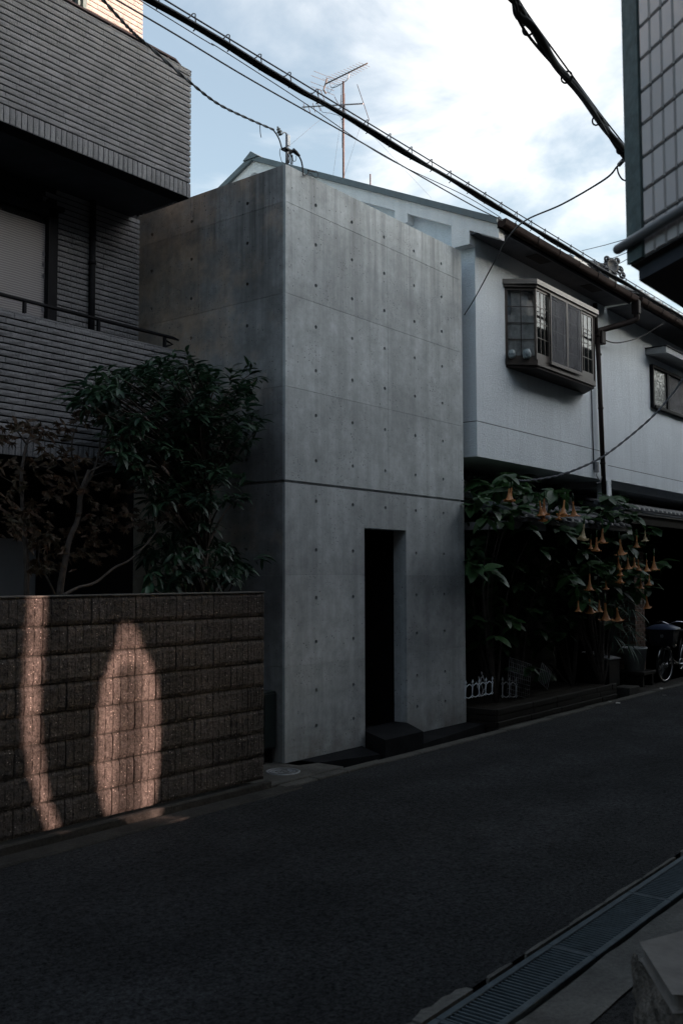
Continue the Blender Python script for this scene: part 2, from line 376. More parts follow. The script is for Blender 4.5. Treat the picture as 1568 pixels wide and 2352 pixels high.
    def lathe(s, prof, c, axis=(0, 0, 1), n=16, smooth=True):
        c = Vector(c); q = Vector((0, 0, 1)).rotation_difference(Vector(axis)); k = len(s.v)
        for r, z in prof:
            for j in range(n):
                a = 2*math.pi*j/n; s.v.append(tuple(c+q@Vector((r*math.cos(a), r*math.sin(a), z))))
        for i in range(len(prof)-1):
            for j in range(n):
                s.f.append((k+i*n+j, k+i*n+(j+1) % n, k+(i+1)*n+(j+1) % n, k+(i+1)*n+j)); s.sm.append(smooth)
        return s
    def torus(s, c, R, r, axis=(0, 0, 1), n=24, k=6, a0=0, a1=2*math.pi):
        q = Vector((0, 0, 1)).rotation_difference(Vector(axis)); c = Vector(c)
        return s.tube([c+q@Vector((R*math.cos(a0+(a1-a0)*i/n), R*math.sin(a0+(a1-a0)*i/n), 0)) for i in range(n+1)], r, k, caps=False)
    def mesh(s, name, mat):
        me = bpy.data.meshes.new(name); me.from_pydata(s.v, [], s.f)
        me.polygons.foreach_set('use_smooth', s.sm); me.materials.append(M[mat] if isinstance(mat, str) else mat); me.update(); return me
    def build(s, name, mat, parent=None, kind=None, label=None, loc=None):
        o = bpy.data.objects.new(name, s.mesh(name, mat)); COL.objects.link(o)
        if loc is not None: o.location = loc
        hang(o, parent)
        if kind: o['kind'] = kind
        if label: o['label'] = label
        return o
def inst(name, me, parent, loc, rot=None, scl=None, mw=None):
    o = bpy.data.objects.new(name, me); COL.objects.link(o); hang(o, parent)
    if mw is not None: o.matrix_basis = mw
    else:
        o.location = loc
        if rot: o.rotation_euler = rot
        if scl: o.scale = (scl,)*3 if isinstance(scl, (int, float)) else scl
    return o
def bez(pts, n=10):
    """smooth curve through points (Catmull-Rom)"""
    P = [Vector(p) for p in pts]; P = [P[0]*2-P[1]]+P+[P[-1]*2-P[-2]]; r = []
    for i in range(1, len(P)-2):
        for k in range(n):
            t = k/n; a, b, c, d = P[i-1:i+3]
            r.append(.5*((2*b)+(c-a)*t+(2*a-5*b+4*c-d)*t*t+(3*b-a-3*c+d)*t**3))
    r.append(P[-2]); return r

# ------------------------------------------------------------ ground
g = MB(); g.add([(-400,-400,-.32),(400,-400,-.32),(400,400,-.32),(-400,400,-.32)], [(0,1,2,3)]).build('ground', 'cement_dark', kind='structure')
# road slab with an uneven worn surface
rd = MB(); nx, ny = 60, 12; X0, X1, Y0, Y1 = -12., 40., -3.925, -.62
vs = []
for j in range(ny+1):
    for i in range(nx+1):
        y = Y0+(Y1-Y0)*j/ny; x = X0+(X1-X0)*(i/nx)**1.3
        e = .012*noise.noise(Vector((x*3, y*3, 0))) if j in (0, ny) else 0
        vs.append((x, y+e, .006*noise.noise(Vector((x*.8, y*.8, 1)))+.012*(1-((j/ny)*2-1)**2)))
fs = [(j*(nx+1)+i, j*(nx+1)+i+1, (j+1)*(nx+1)+i+1, (j+1)*(nx+1)+i) for j in range(ny) for i in range(nx)]
rd.add(vs, fs, True); rd.box((-12, -3.925, -.3), (40, -.62, -.03)); rd.build('road', 'asphalt', kind='structure')
MB().add([(-60,-60,-.05),(-12,-60,-.05),(-12,60,-.05),(-60,60,-.05)], [(0,1,2,3)]).build('road_beyond', 'asphalt', kind='structure')

# near side: drain channel, cement strip, rough asphalt verge
dr = MB(); dr.box((-12, -4.24, -.3), (40, -4.215, -.022)); dr.box((-12, -3.955, -.3), (40, -3.925, -.035)); dr.build('drain_channel', 'cement_dark', kind='structure')
st = MB(); vs = []; n = 220
for i in range(n+1):
    x = -12+52*(i/n)**1.6
    vs += [(x, -4.236+.018*noise.noise(Vector((x*5, 0, 3))), -.004), (x, -4.47+.02*noise.noise(Vector((x*3, 7, 3))), -.002)]
st.add(vs, [(2*i, 2*i+1, 2*i+3, 2*i+2) for i in range(n)]); st.box((-12, -4.47, -.3), (40, -4.24, -.02)); st.build('pavement', 'cement', kind='structure')
vg = MB(); vs = []
for i in range(n+1):
    x = -12+52*(i/n)**1.6
    for y in (-4.44, -4.8, -5.4, -9, -14): vs.append((x, y+.012*noise.noise(Vector((x*6, y, 3))), -.012+.006*noise.noise(Vector((x*3, y*3, 3)))))
vg.add(vs, [(5*i+k, 5*i+k+1, 5*i+k+6, 5*i+k+5) for i in range(n) for k in range(4)], True); vg.build('verge', 'asphalt', kind='structure')

# pale broken kerb pieces along the road side of the drain
ke = thing('drain_edging', (-3, -3.93, 0), 'broken pale cement edging between the asphalt and the steel drain grates', 'kerb')
x = -5.2
while x < 3:
    l = random.uniform(.18, .6)
    b = MB(); w0 = random.uniform(.018, .026) if x > -3.35 else random.uniform(.05, .06)
    pts = [(x, -3.957)]+[(x+l*t/8, -3.957+w0*(.8+.35*random.random())*(1 if 0 < t < 8 else .7)) for t in range(9)]+[(x+l, -3.957)]
    b.prism(pts[::-1], 'Z', -.05, .016); b.build('edging_stone', 'cement', ke); x += l+random.choice((.012, .02, .14))

# drain gratings: each one metre grate is a thing
def grate(x, tgt=None):
    gx = thing('drain_grate', (x, -4.085, 0), '', 'grate', 'drain grates along the near edge of the road')
    L_ = .996; y0, y1 = -4.212, -3.960
    fr = MB()
    fr.bev((x, y0, -.03), (x+L_, y0+.034, .004), .003); fr.bev((x, y1-.034, -.03), (x+L_, y1, .004), .003)
    fr.box((x, y0+.034, -.03), (x+.012, y1-.034, .001)); fr.box((x+L_-.012, y0+.034, -.03), (x+L_, y1-.034, .001))
    fr.build('frame', 'grate', gx)
    return gx
bar = MB().bev((-.0045, -4.178, -.028), (.0045, -3.994, -.001), .0012).mesh('bar', 'grate')
rod = MB().box((.012, -.002, -.024), (.984, .002, -.012)).mesh('rod', 'grate')
names = {-6: 'steel drain grate farthest behind the camera, outside the photo', -5: 'steel drain grate just outside the bottom of the photo', -4: 'steel drain grate beside the wide pale broken edging piece', -3: 'steel drain grate in front of the stone planter block, second in view from the bottom',
         -2: 'steel drain grate next to the longest strip of pale edging', 0: 'steel drain grate just outside the right edge of the photo', -1: 'steel drain grate farthest up the road, running out at the right edge of the photo'}
for k in range(-6, 1):
    gx = grate(k+.42); gx['label'] = names.get(k, 'steel drain grate of the row beyond the edge of the photo')
    for i in range(1, 33): inst('bar', bar, gx, (k+.42+i*.996/33+.0, 0, 0))
    for y in (-4.13, -4.085, -4.04): inst('rod', rod, gx, (k+.42, y, 0))

# far side: kerb stones, gutter, footings
kb = thing('kerb_line', (2, -.58, 0), 'line of narrow kerb stones along the foot of the concrete house and the plants', 'kerb')
x = -.72
while x < 13:
    l = .6 if x > .1 else .42
    y0 = -.655 if x < 3.2 else -.655+.03*min(1, x-3.2)
    b = MB().bev((x+.003, y0, -.12), (x+l-.003, y0+.115, .018+random.uniform(-.006, .006)), .008); b.build('kerb_stone', 'kerb', kb); x += l
ft = MB()
ft.bev((-14, -.565, -.2), (-.80, -.50, .07), .01); ft.build('wall_footing', 'cement_dark', kind='structure')
ft = MB(); ft.bev((-14, -.76, -.2), (-.62, -.567, .016), .012); ft.build('gutter_strip', 'cement_dark', kind='structure')
sl_ = MB(); sl_.bev((-.83, -.535, -.2), (.22, .4, .03), .008); sl_.build('forecourt_slab', 'kerb', kind='structure')
bt = MB(); bt.box((.22, -.54, -.32), (14, .0, -.22)); bt.build('gutter_bed', 'cement_dark', kind='structure')

# ------------------------------------------------------------ garden wall of split face blocks
GW = thing('garden_wall', (-3, -.4, 0), 'low garden wall of ribbed brown split-face blocks with two patches of sun', 'wall')
z0, zt = .08, 1.645; nrow = 8; ch = (zt-z0)/nrow
MB().box((-9, -.485, z0), (-.845, -.36, zt-.004)).build('wall_core', 'cement_dark', GW)
def rib_block(seed, W, H):
    rnd = random.Random(seed); b = MB(); n = 6; pw = W/n
    for k in range(n):
        xa, xb = -W/2+k*pw, -W/2+(k+1)*pw; gx = .0010 if k else .0026
        cols = [xa+gx, xa+gx+.006, (xa+xb)/2, xb-gx-.006, xb-gx]; rows = 7; vs = []
        for j in range(rows+1):
            z = .006+(H-.012)*j/rows
            for i, cx_ in enumerate(cols):
                edge = i in (0, 4) or j in (0, rows)
                vs.append((cx_, (-.004 if j in (0, rows) else -.0105 if edge else -.0135+rnd.uniform(-.0035, .0025)), z))
        fs = [(j*5+i, j*5+i+1, (j+1)*5+i+1, (j+1)*5+i) for j in range(rows) for i in range(4)]
        b.add(vs, fs)
        # returns to the core
        for (i0, sgn) in ((0, 1), (4, -1)):
            a = [(cols[i0], -.008, .004), (cols[i0], -.008, H-.004), (cols[i0], .02, H-.004), (cols[i0], .02, .004)]; b.add(a if sgn > 0 else a[::-1], [(0, 1, 2, 3)])
        b.add([(cols[0], -.008, H-.004), (cols[4], -.008, H-.004), (cols[4], .02, H-.004), (cols[0], .02, H-.004)], [(0, 1, 2, 3)])
        b.add([(cols[0], -.008, .004), (cols[0], .02, .004), (cols[4], .02, .004), (cols[4], -.008, .004)], [(0, 1, 2, 3)])
    return b.mesh('block', 'block')
bm4 = [rib_block(i, .396, ch) for i in range(5)]; bmh = [rib_block(10+i, .198, ch) for i in range(2)]
for r in range(nrow):
    x = -.835; k = 0
    while x > -8.6:
        half = (k == 0 and r % 2 == 1)
        wd = .2 if half else .4
        inst('block', random.choice(bmh if half else bm4), GW, (x-wd/2, -.49+random.uniform(-.0015, .0015), z0+r*ch))
        x -= wd; k += 1
cp = MB(); cp.bev((-9, -.505, zt-.002), (-.83, -.345, zt+.012), .004); cp.build('coping', 'kerb', GW)
en = MB(); en.bev((-.846, -.497, z0), (-.832, -.36, zt-.003), .004); en.build('end_face', 'block', GW)

# ------------------------------------------------------------ concrete house
CH = thing('concrete_house', (1.65, 3, 0), 'narrow windowless house of smooth grey concrete with one tall black doorway', 'house')
HX = [.465, 1.065, 1.65, 2.243, 2.83]; HZ = [5.545, 5.135, 4.715, 4.29, 3.845, 3.39, 2.935, 2.53, 2.046, 1.574, 1.142, .67, .325]
DX0, DX1, DZ0, DZ1 = 1.265, 2.041, .02, 2.294
RH = .019
def panel_mesh(x0, x1, z0, z1, holes, y=0., th=.03, flip=False):
    """formwork panel in the XZ plane facing -Y with real tie holes"""
    b = MB(); g = .0009
    x0 += g*.3; x1 -= g*.3; z0 += g; z1 -= g; c = .0015
    hs = [(hx, hz) for hx, hz in holes if x0+.03 < hx < x1-.03 and z0+.03 < hz < z1-.03]
    q = .032; xs = sorted(set([x0+c, x1-c]+[h[0]-q for h in hs]+[h[0]+q for h in hs])); zs = sorted(set([z0+c, z1-c]+[h[1]-q for h in hs]+[h[1]+q for h in hs]))
    xs = [v for v in xs if x0 < v < x1]; zs = [v for v in zs if z0 < v < z1]
    for i in range(len(xs)-1):
        for j in range(len(zs)-1):
            a, b2, d, e = xs[i], xs[i+1], zs[j], zs[j+1]; hh = None
            for h in hs:
                if a-1e-6 <= h[0] <= b2+1e-6 and d-1e-6 <= h[1] <= e+1e-6 and abs(a-(h[0]-q)) < 1e-6 and abs(e-(h[1]+q)) < 1e-6: hh = h
            if hh is None: b.add([(a, y, d), (b2, y, d), (b2, y, e), (a, y, e)], [(0, 1, 2, 3)]); continue
            k = 16; ring = []; sq = []
            for m_ in range(k):
                t = 2*math.pi*m_/k; cx_, sz_ = math.cos(t), math.sin(t); ring.append((hh[0]+RH*cx_, y, hh[1]+RH*sz_))
                u = q/max(abs(cx_), abs(sz_)); sq.append((hh[0]+u*cx_, y, hh[1]+u*sz_))
            dp = [(p[0]*.25+hh[0]*.75 if 0 else p[0], y+.028, p[2]) for p in ring]
            b.add(sq+ring+dp, [(m_, (m_+1) % k, k+(m_+1) % k, k+m_) for m_ in range(k)]+[(k+m_, k+(m_+1) % k, 2*k+(m_+1) % k, 2*k+m_) for m_ in range(k)]+[tuple(range(3*k-1, 2*k-1, -1))])
    A = [(x0+c, y, z0+c), (x1-c, y, z0+c), (x1-c, y, z1-c), (x0+c, y, z1-c)]; B = [(x0, y+c, z0), (x1, y+c, z0), (x1, y+c, z1), (x0, y+c, z1)]; D = [(x0, y+th, z0), (x1, y+th, z0), (x1, y+th, z1), (x0, y+th, z1)]
    b.add(A+B+D, [(i, 4+i, 4+(i+1) % 4, (i+1) % 4)[::-1] for i in range(4)]+[(4+i, 8+i, 8+(i+1) % 4, 4+(i+1) % 4)[::-1] for i in range(4)])
    return b
Hh = [(a, b) for a in HX for b in HZ]
zr = [5.82, 5.447, 4.537, 3.622, 2.712, ]
rows = [(5.447, 5.82), (4.537, 5.447), (3.622, 4.537), (2.712, 3.622)]
for (a, b) in rows:
    panel_mesh(0, 1.65-.0, a, b, [h for h in Hh if h[0] < 1.6]).build('concrete_panel', 'concrete', CH) if False else None
# the centre holes sit beside the joint at 1.70
VJ = 1.712
for (a, b) in rows:
    for (p, q_) in ((0, VJ), (VJ, 3.3)): panel_mesh(p, q_, a, b, Hh).build('concrete_panel', 'concrete', CH)
for (a, b) in [(1.797, 2.688), (.926, 1.797), (0-.05, .926)]:
    if b > DZ1:
        panel_mesh(0, DX0, a, b, Hh).build('concrete_panel', 'concrete', CH)
        panel_mesh(DX0, DX1, DZ1, b, Hh).build('concrete_panel', 'concrete', CH)
        panel_mesh(DX1, 3.3, a, b, Hh).build('concrete_panel', 'concrete', CH)
    else:
        panel_mesh(0, DX0, a, b, Hh).build('concrete_panel', 'concrete', CH)
        panel_mesh(DX1, 3.3, a, b, Hh).build('concrete_panel', 'concrete', CH)
# body behind the panels: walls round the door void, roof, floors
bd_ = MB()
for (a, b) in ((-.3, 2.69), (2.71, 5.80)):
    pass
body = MB()
body.box((.03, .03, 2.30), (3.28, .17, 5.81)); body.box((.03, .03, -.3), (1.262, .17, 2.30)); body.box((2.044, .03, -.3), (3.28, .17, 2.30))
body.box((3.10, .17, -.3), (3.30, 14, 5.81)); body.box((.03, .17, -.3), (.2, 14, 5.81)); body.box((.2, .17, 5.6), (3.1, 14, 5.8))
body.build('body_wall', 'concrete', CH)
jm = MB(); jm.box((2.041, .031, DZ0), (2.0445, .172, DZ1)); jm.box((1.2615, .031, DZ0), (1.265, .172, DZ1)); jm.box((1.265, .031, DZ1+.001), (2.041, .172, DZ1+.006)); jm.build('door_jamb', 'concrete', CH)
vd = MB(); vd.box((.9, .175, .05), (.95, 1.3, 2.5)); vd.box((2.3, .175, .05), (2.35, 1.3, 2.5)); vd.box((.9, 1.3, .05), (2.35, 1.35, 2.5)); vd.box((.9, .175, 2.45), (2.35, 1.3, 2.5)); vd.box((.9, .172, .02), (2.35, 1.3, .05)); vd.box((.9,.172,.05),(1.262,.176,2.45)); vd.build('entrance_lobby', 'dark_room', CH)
# side wall facing the gap: panels facing -X
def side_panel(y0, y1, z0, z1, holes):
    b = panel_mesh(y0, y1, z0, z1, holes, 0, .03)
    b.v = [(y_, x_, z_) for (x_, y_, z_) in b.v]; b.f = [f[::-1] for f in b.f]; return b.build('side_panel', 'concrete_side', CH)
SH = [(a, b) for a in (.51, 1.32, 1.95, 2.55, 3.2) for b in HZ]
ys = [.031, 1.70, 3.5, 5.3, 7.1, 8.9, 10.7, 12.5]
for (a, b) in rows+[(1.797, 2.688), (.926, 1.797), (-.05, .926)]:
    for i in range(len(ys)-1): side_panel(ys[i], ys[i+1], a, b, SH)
# corner strip so the arris reads in the facade's concrete
# street-front ledges and step
lg = MB(); lg.prism([(.0, -.17), (.92, -.44), (1.2, -.004), (.0, -.004)], 'Z', -.25, .03); lg.build('slate_ledge', 'slate', CH)
lg = MB(); lg.prism([(1.68, -.44), (3.30, -.25), (3.30, -.004), (2.08, -.004)], 'Z', -.25, .03); lg.build('slate_ledge', 'slate', CH)
stp = MB(); stp.prism([(.95, -.48), (1.63, -.48), (2.035, -.003), (2.035, .16), (1.27, .16), (1.27, -.003)], 'Z', -.25, .17); stp.build('entrance_step', 'slate', CH)
# gutter shadow in front of ledge stays open (kerb line beyond)

# service pole on the corner
SP = thing('service_pole', (.10, .08, 5.80), 'short steel service pole with a ribbed insulator on the top corner of the concrete house', 'service pole')
PY = .07
def V_(x, y, Y=PY): return at(x, y, 'Y', Y)
pb = V_(659.3, 345); PX = pb.x
b = MB(); b.tube([(PX, PY, 5.78), (PX, PY, V_(659, 309).z)], .017, 10); b.build('pole', 'steel', SP)
b = MB(); b.bev((PX-.022, PY-.024, V_(659, 336).z), (PX+.022, PY-.016, V_(659, 311).z), .002); b.tube([V_(659, 309), V_(656, 305), V_(651, 304), V_(647, 309)], .007, 6); b.build('bracket', 'steel', SP)
ip = V_(641.3, 301.7); ax = Vector((-.2, .25, .95)).normalized()
b = MB(); b.lathe([(0, .052), (.009, .050), (.011, .040), (.008, .034), (.019, .028), (.022, .018), (.012, .012), (.012, .004), (.027, -.002), (.028, -.010), (.014, -.014), (.012, -.022), (.022, -.028), (.020, -.038), (.0, -.044)], ip, ax, 16)
b.build('insulator', 'porcelain', SP)
b = MB(); c0, c1 = V_(650, 340), V_(673, 352.5); b.bev((c0.x, PY-.035, c1.z), (c1.x-.015, PY+.035, c0.z), .008); b.build('clamp_band', 'dark_box', SP)
b = MB(); b.tube([V_(672, 344, .04), V_(680, 351, .03), V_(688, 359, .02)], [.022, .021, .013], 10); b.build('cable_boot', 'dark_box', SP)
def W3(l, Y): return [V_(x, y, Y) for x, y in l]
for l, Y, r in (([(627.8, 298.7), (635.8, 309.7), (641.8, 321.7), (644.8, 331.7), (647, 340)], .06, .0075), ([(686.8, 359), (691.8, 369.7), (694.8, 384.7), (695.8, 403)], .0, .0085),
        ([(695.8, 403), (701.8, 401.7), (706.8, 398.7), (709, 390.7)], -.02, .006), ([(708.8, 397), (713.8, 398.7), (720.8, 405.7), (726.8, 408.7), (730.3, 402.7), (728.8, 396.7), (724.8, 392)], -.025, .0032),
        ([(706.8, 391), (715, 393), (724.8, 394.7)], -.025, .008), ([(643.8, 341), (642.3, 349.7), (644.3, 361.7), (647.8, 371.7), (655.8, 375.5)], .03, .0032),
        ([(660, 352), (665, 362), (664, 374)], .03, .006), ([(664, 352), (669, 362), (668, 377)], .03, .006), ([(668, 352), (672, 364), (671, 378)], .03, .0055), ([(672, 356), (672, 366), (676, 371), (680, 366), (680, 358)], .02, .0032)):
    b = MB(); b.tube(bez(W3(l, Y), 7), r, 6); b.build('service_cable', 'cable', SP)

# meter cabinet in the gap between wall and house
mb = thing('utility_cabinet', (-.06, .1, .1), 'dark green utility box in the gap between block wall and concrete house', 'cabinet')
b = MB(); b.bev((-.20, .10, .16), (-.01, .30, .70), .01); b.build('case', 'box_green', mb)
b = MB(); b.bev((-.185, .088, .18), (-.025, .1, .68), .004); b.build('door', 'box_green', mb)
for fx_ in (-.17, -.06): MB().box((fx_, .12, .0), (fx_+.02, .28, .16)).build('foot', 'black_metal', mb)

mh = thing('manhole_cover', (-.30, -.235, .03), 'round pale metal cover set in the slab at the corner of the concrete house', 'manhole cover')
c = Vector((-.31, -.25, .03)); Rm = .155
b = MB(); b.lathe([(Rm, -.02), (Rm, .006), (Rm-.008, .008), (Rm-.014, .008), (Rm-.016, .004), (0, .004)], c, n=40); b.build('cover', 'manhole', mh)
b = MB(); b.torus(c+Vector((0, 0, .005)), Rm-.03, .003, n=36, k=4)
for k in range(3): 
    a = k*2.1+.4; 
    b.torus(c+Vector((.04*math.cos(a), .04*math.sin(a), .005)), .028, .003, n=12, k=4)
b.torus(c+Vector((0, 0, .005)), Rm-.06, .0025, n=30, k=4, a0=.3, a1=2.6); b.torus(c+Vector((0, 0, .005)), Rm-.06, .0025, n=30, k=4, a0=3.4, a1=5.8); b.build('raised_pattern', 'cement', mh)

# ------------------------------------------------------------ tiled apartment house on the left
AP = thing('tiled_apartment', (-4, 3, 0), 'apartment house with two balconies faced in dark grey split tiles, cut by the left edge', 'apartment house')
TH, TG = .0412, .0132; PIT = TH+TG
def tile_shape(w, h, seed, sharp=.0):
    rnd = random.Random(seed); b = MB(); th = .014
    nx_, nz_ = 3, 2; vs = []
    for j in range(nz_+1):
        for i in range(nx_+1):
            ed = i in (0, nx_) or j in (0, nz_)
            vs.append((w*i/nx_, -(th-.003 if ed else th+rnd.uniform(-.0015, .003)), h*j/nz_))
    b.add(vs, [(j*(nx_+1)+i, j*(nx_+1)+i+1, (j+1)*(nx_+1)+i+1, (j+1)*(nx_+1)+i) for j in range(nz_) for i in range(nx_)])
    y = -(th-.003)
    b.add([(0,y,0),(w,y,0),(w,y,h),(0,y,h),(0,0,0),(w,0,0),(w,0,h),(0,0,h)], [(0,4,5,1),(1,5,6,2),(2,6,7,3),(3,7,4,0)])
    return b
tile_me = [tile_shape(.1965, TH, i).mesh('tile', 'tile') for i in range(6)]
sold_me = [tile_shape(.048, .142, 20+i).mesh('edge_tile', 'tile') for i in range(4)]
def tile_rows(x0, x1, z0, z1, Y, parent, mat='tile', single=None, pend=None, seed=1, stuffname='tile_courses'):
    """courses of tiles; the nearest ones one by one, the rest joined"""
    rnd = random.Random(seed); lst = []
    n = int(round((z1-z0)/PIT))
    pit = (z1-z0)/n
    for r in range(n):
        x = x1; off = rnd.choice((.05, .10, .15, .2)) if r % 2 else rnd.choice((.07, .12, .17)); first = True
        while x > x0:
            wd = off if first else .2
            lst.append((x-wd+.0008, z0+r*pit+TG/2, wd-.0035)); x -= wd; first = False
    big = MB(); keep = []
    lst.sort(key=lambda t: (Vector((t[0], Y, t[1]))-Cv).length)
    k = 0
    for (x, z, wd) in lst:
        vis = at_px(Vector((x+wd/2, Y, z)))
        if single and k < single and wd > .196 and 0-30 < vis[0] < 1568 and -10 < vis[1] < 2352:
            inst('tile', tile_me[rnd.randrange(6)], parent, (x, Y+rnd.uniform(-.001, .001), z)); k += 1
        else:
            t = tile_shape(wd, TH, rnd.randrange(50)); big.add([(a+x, b_+Y, c_+z) for a, b_, c_ in t.v], t.f)
    o = big.build(stuffname, mat, parent); o['kind'] = 'stuff'
def at_px(P):
    d = P-Cv; z = d.dot(Fv); return (784+FPX*d.dot(Rv)/z, 1176-FPX*d.dot(Uv)/z)
def soldier(x0, x1, z0, Y, parent):
    x = x1-.049; k = 0
    while x > x0:
        inst('edge_tile', sold_me[k % 4], parent, (x, Y, z0)); x -= .0572; k += 1
YB = .93; XB = -.395
# upper balcony
ub = MB(); ub.box((-7, YB, 5.575), (XB-.012, YB+.16, 6.885)); UB = ub.build('balcony', 'tile_back', AP)
tile_rows(-3.3, XB, 5.575+.155, 6.89, YB, UB, single=210, seed=3)
soldier(-3.3, XB, 5.580, YB, UB)
b = MB(); b.box((-7, YB-.012, 6.886), (XB, YB+.17, 6.899)); b.build('parapet_cap', 'tile', UB)
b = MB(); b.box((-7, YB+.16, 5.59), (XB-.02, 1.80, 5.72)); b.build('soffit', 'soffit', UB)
b = MB()
for k in range(14): b.box((XB-.012, YB+.01+k*.0572, 5.579), (XB+.004, YB+.058+k*.0572, 5.72))
b.box((XB-.16, YB+.16, 5.71), (XB-.014, 1.8, 6.885)); b.build('return_tiles', 'tile', UB)
# lower balcony
lb = MB(); lb.box((-7, YB, 2.79), (XB-.012, YB+.16, 3.985)); LB = lb.build('balcony', 'tile_back', AP)
tile_rows(-4.2, XB, 2.79+.155, 3.99, YB, LB, single=85, seed=5)
soldier(-3.9, XB, 2.795, YB, LB)
b = MB(); b.box((-7, YB-.012, 3.986), (XB, YB+.17, 4.0)); b.build('parapet_cap', 'tile', LB)
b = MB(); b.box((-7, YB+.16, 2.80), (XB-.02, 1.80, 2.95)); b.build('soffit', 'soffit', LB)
# walls behind
b = MB(); b.box((-7, 1.815, 2.9), (-.315, 3.2, 5.7)); b.box((-7, 1.815, 5.702), (-.305, 3.2, 8.15)); b.box((-14, 1.83, 0), (-.315, 3.2, 2.9)); b.build('wall_core', 'tile_back', AP)
WL = bpy.data.objects.new('wall', MB().box((-7, 1.812, 4.0), (-.316, 1.816, 5.59)).mesh('middle_wall', 'tile_back')); COL.objects.link(WL); hang(WL, AP)
tile_rows(-1.33, -.30, 3.95, 5.59, 1.81, WL, seed=9)
WU = bpy.data.objects.new('wall', MB().box((-7, 1.812, 5.72), (-.306, 1.816, 8.14)).mesh('top_wall', 'stucco_cream')); COL.objects.link(WU); hang(WU, AP)
tile_rows(-1.05, -.29, 6.6, 8.13, 1.81, WU, mat='tile_cream', seed=10)
b = MB(); b.box((-1.10, 1.76, 6.6), (-1.055, 1.82, 8.1)); b.box((-1.17, 1.75, 6.6), (-1.145, 1.82, 8.1)); b.build('window_frame', 'green_post', WU)
b = MB(); b.box((-2.6, 1.80, 6.6), (-1.10, 1.808, 8.0)); b.build('window_pane', 'glass_dark', WU)
# window with blind
fr = MB(); fr.box((-1.47, 1.74, 4.0), (-1.385, 1.812, 5.45)); fr.box((-1.385, 1.77, 4.0), (-1.345, 1.812, 5.40)); fr.box((-3.3, 1.74, 5.27), (-1.385, 1.812, 5.36)); fr.box((-3.3, 1.73, 5.36), (-1.3, 1.812, 5.40)); fr.build('window_frame', 'black_metal', WL)
b = MB(); b.box((-3.3, 1.785, 4.0), (-1.46, 1.79, 5.27)); b.build('window_pane', 'glass_matt', WL)
b = MB(); b.box((-3.3, 1.803, 4.0), (-1.47, 1.808, 5.20)); b.build('blind', 'blind', WL)
b = MB(); b.tube([(-.937, 1.765, 3.9), (-.937, 1.765, 5.60)], .033, 12); b.build('downpipe', 'black_metal', AP)
b = MB(); b.tube([(-.937, 1.765, 4.93), (-.937, 1.765, 4.97)], .04, 12); b.tube([(-.937, 1.765, 5.18), (-.937, 1.765, 5.21)], .04, 12); b.build('pipe_collar', 'black_metal', AP)
def rail(z, x_end, posts, nm):
    b = MB(); b.box((-7, 1.005, z), (x_end, 1.055, z+.018)); b.add([(x_end, 1.005, z), (x_end+.12, 1.055, z), (x_end, 1.055, z), (x_end, 1.005, z+.018), (x_end+.12, 1.055, z+.018), (x_end, 1.055, z+.018)], [(0,2,1),(3,4,5),(0,1,4,3)])
    r = b.build('handrail', 'black_metal', AP)
    for p in posts: MB().box((p-.012, 1.015, z-.10), (p+.012, 1.045, z)).build('rail_post', 'black_metal', r)
rail(6.985, -.53, (-.62, -1.34, -2.06, -2.8), 'u'); rail(4.14, -.53, (-.62, -1.42, -2.2, -3.0), 'l')
MB().tube([(-.62, 1.03, 4.04), (-.50, 1.05, 4.09), (-.62, 1.03, 4.11)], .012, 6).build('rail_end', 'black_metal', AP)
b = MB(); b.bev((-6, 1.74, .2), (-1.55, 1.826, 2.14), .004); b.build('garage_panel', 'pale_panel', AP)

# ------------------------------------------------------------ white stucco houses on the right
WH = thing('white_house', (5.5, 3, 0), 'white stucco house with gabled roof and brown bay window right of the concrete house', 'house')
XG = 3.55; XE = 7.585; YW = -.05; RZ, RY, SLP = 8.00, 3.64, .466
def rz(y): return RZ-SLP*abs(y-RY)
b = MB(); b.prism([(YW, 3.724), (YW, rz(YW)-.02), (RY, RZ-.02), (2*RY-YW, rz(YW)-.02), (2*RY-YW, 3.724)], 'X', XG, XE); b.build('wall', 'stucco', WH)
b = MB(); b.box((XG+.01, YW+.01, 3.713), (XE-.01, 7.3, 3.725)); b.build('wall_groove', 'dark_room', WH)
b = MB(); b.box((XG, YW, 3.275), (XE, 7.33, 3.714)); b.build('wall_band', 'stucco', WH)
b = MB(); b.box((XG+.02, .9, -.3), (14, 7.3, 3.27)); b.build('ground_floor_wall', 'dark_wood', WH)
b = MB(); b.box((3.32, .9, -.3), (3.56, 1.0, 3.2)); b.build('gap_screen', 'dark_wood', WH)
# groove on the gable
b = MB(); 
# barge, roof, purlins
for sgn in (-1, 1):
    def q(y): return RY+sgn*y
    ye = RY+.47
    poly = lambda t0, t1: [(q(0), RZ-t0), (q(ye), RZ-SLP*ye-t0), (q(ye), RZ-SLP*ye-t1), (q(0), RZ-t1)]
    MB().prism(poly(.0, .17), 'X', XG-.14, XG-.002).build('barge_board', 'stucco_cream', WH)
    MB().prism(poly(-.085, -.002), 'X', XG-.19, XE+.03).build('roof_slope', 'roof_metal', WH)
    MB().prism(poly(.01, .07), 'X', XG, XE-.01).build('eave_soffit', 'eave_dark', WH)
b = MB(); b.prism([(RY-.16, RZ+.02), (RY, RZ+.13), (RY+.16, RZ+.02)], 'X', XG-.21, XE+.03); b.build('ridge_cap', 'roof_metal', WH)
for y in (1.87, .97, 3.36, 3.9, 4.7):
    MB().prism([(y-.1, rz(y-.1)-.16), (y+.1, rz(y+.1)-.16), (y+.1, rz(y)-.33), (y-.1, rz(y)-.33)], 'X', XG-.15, XG-.003).build('purlin_end', 'stucco_cream', WH)
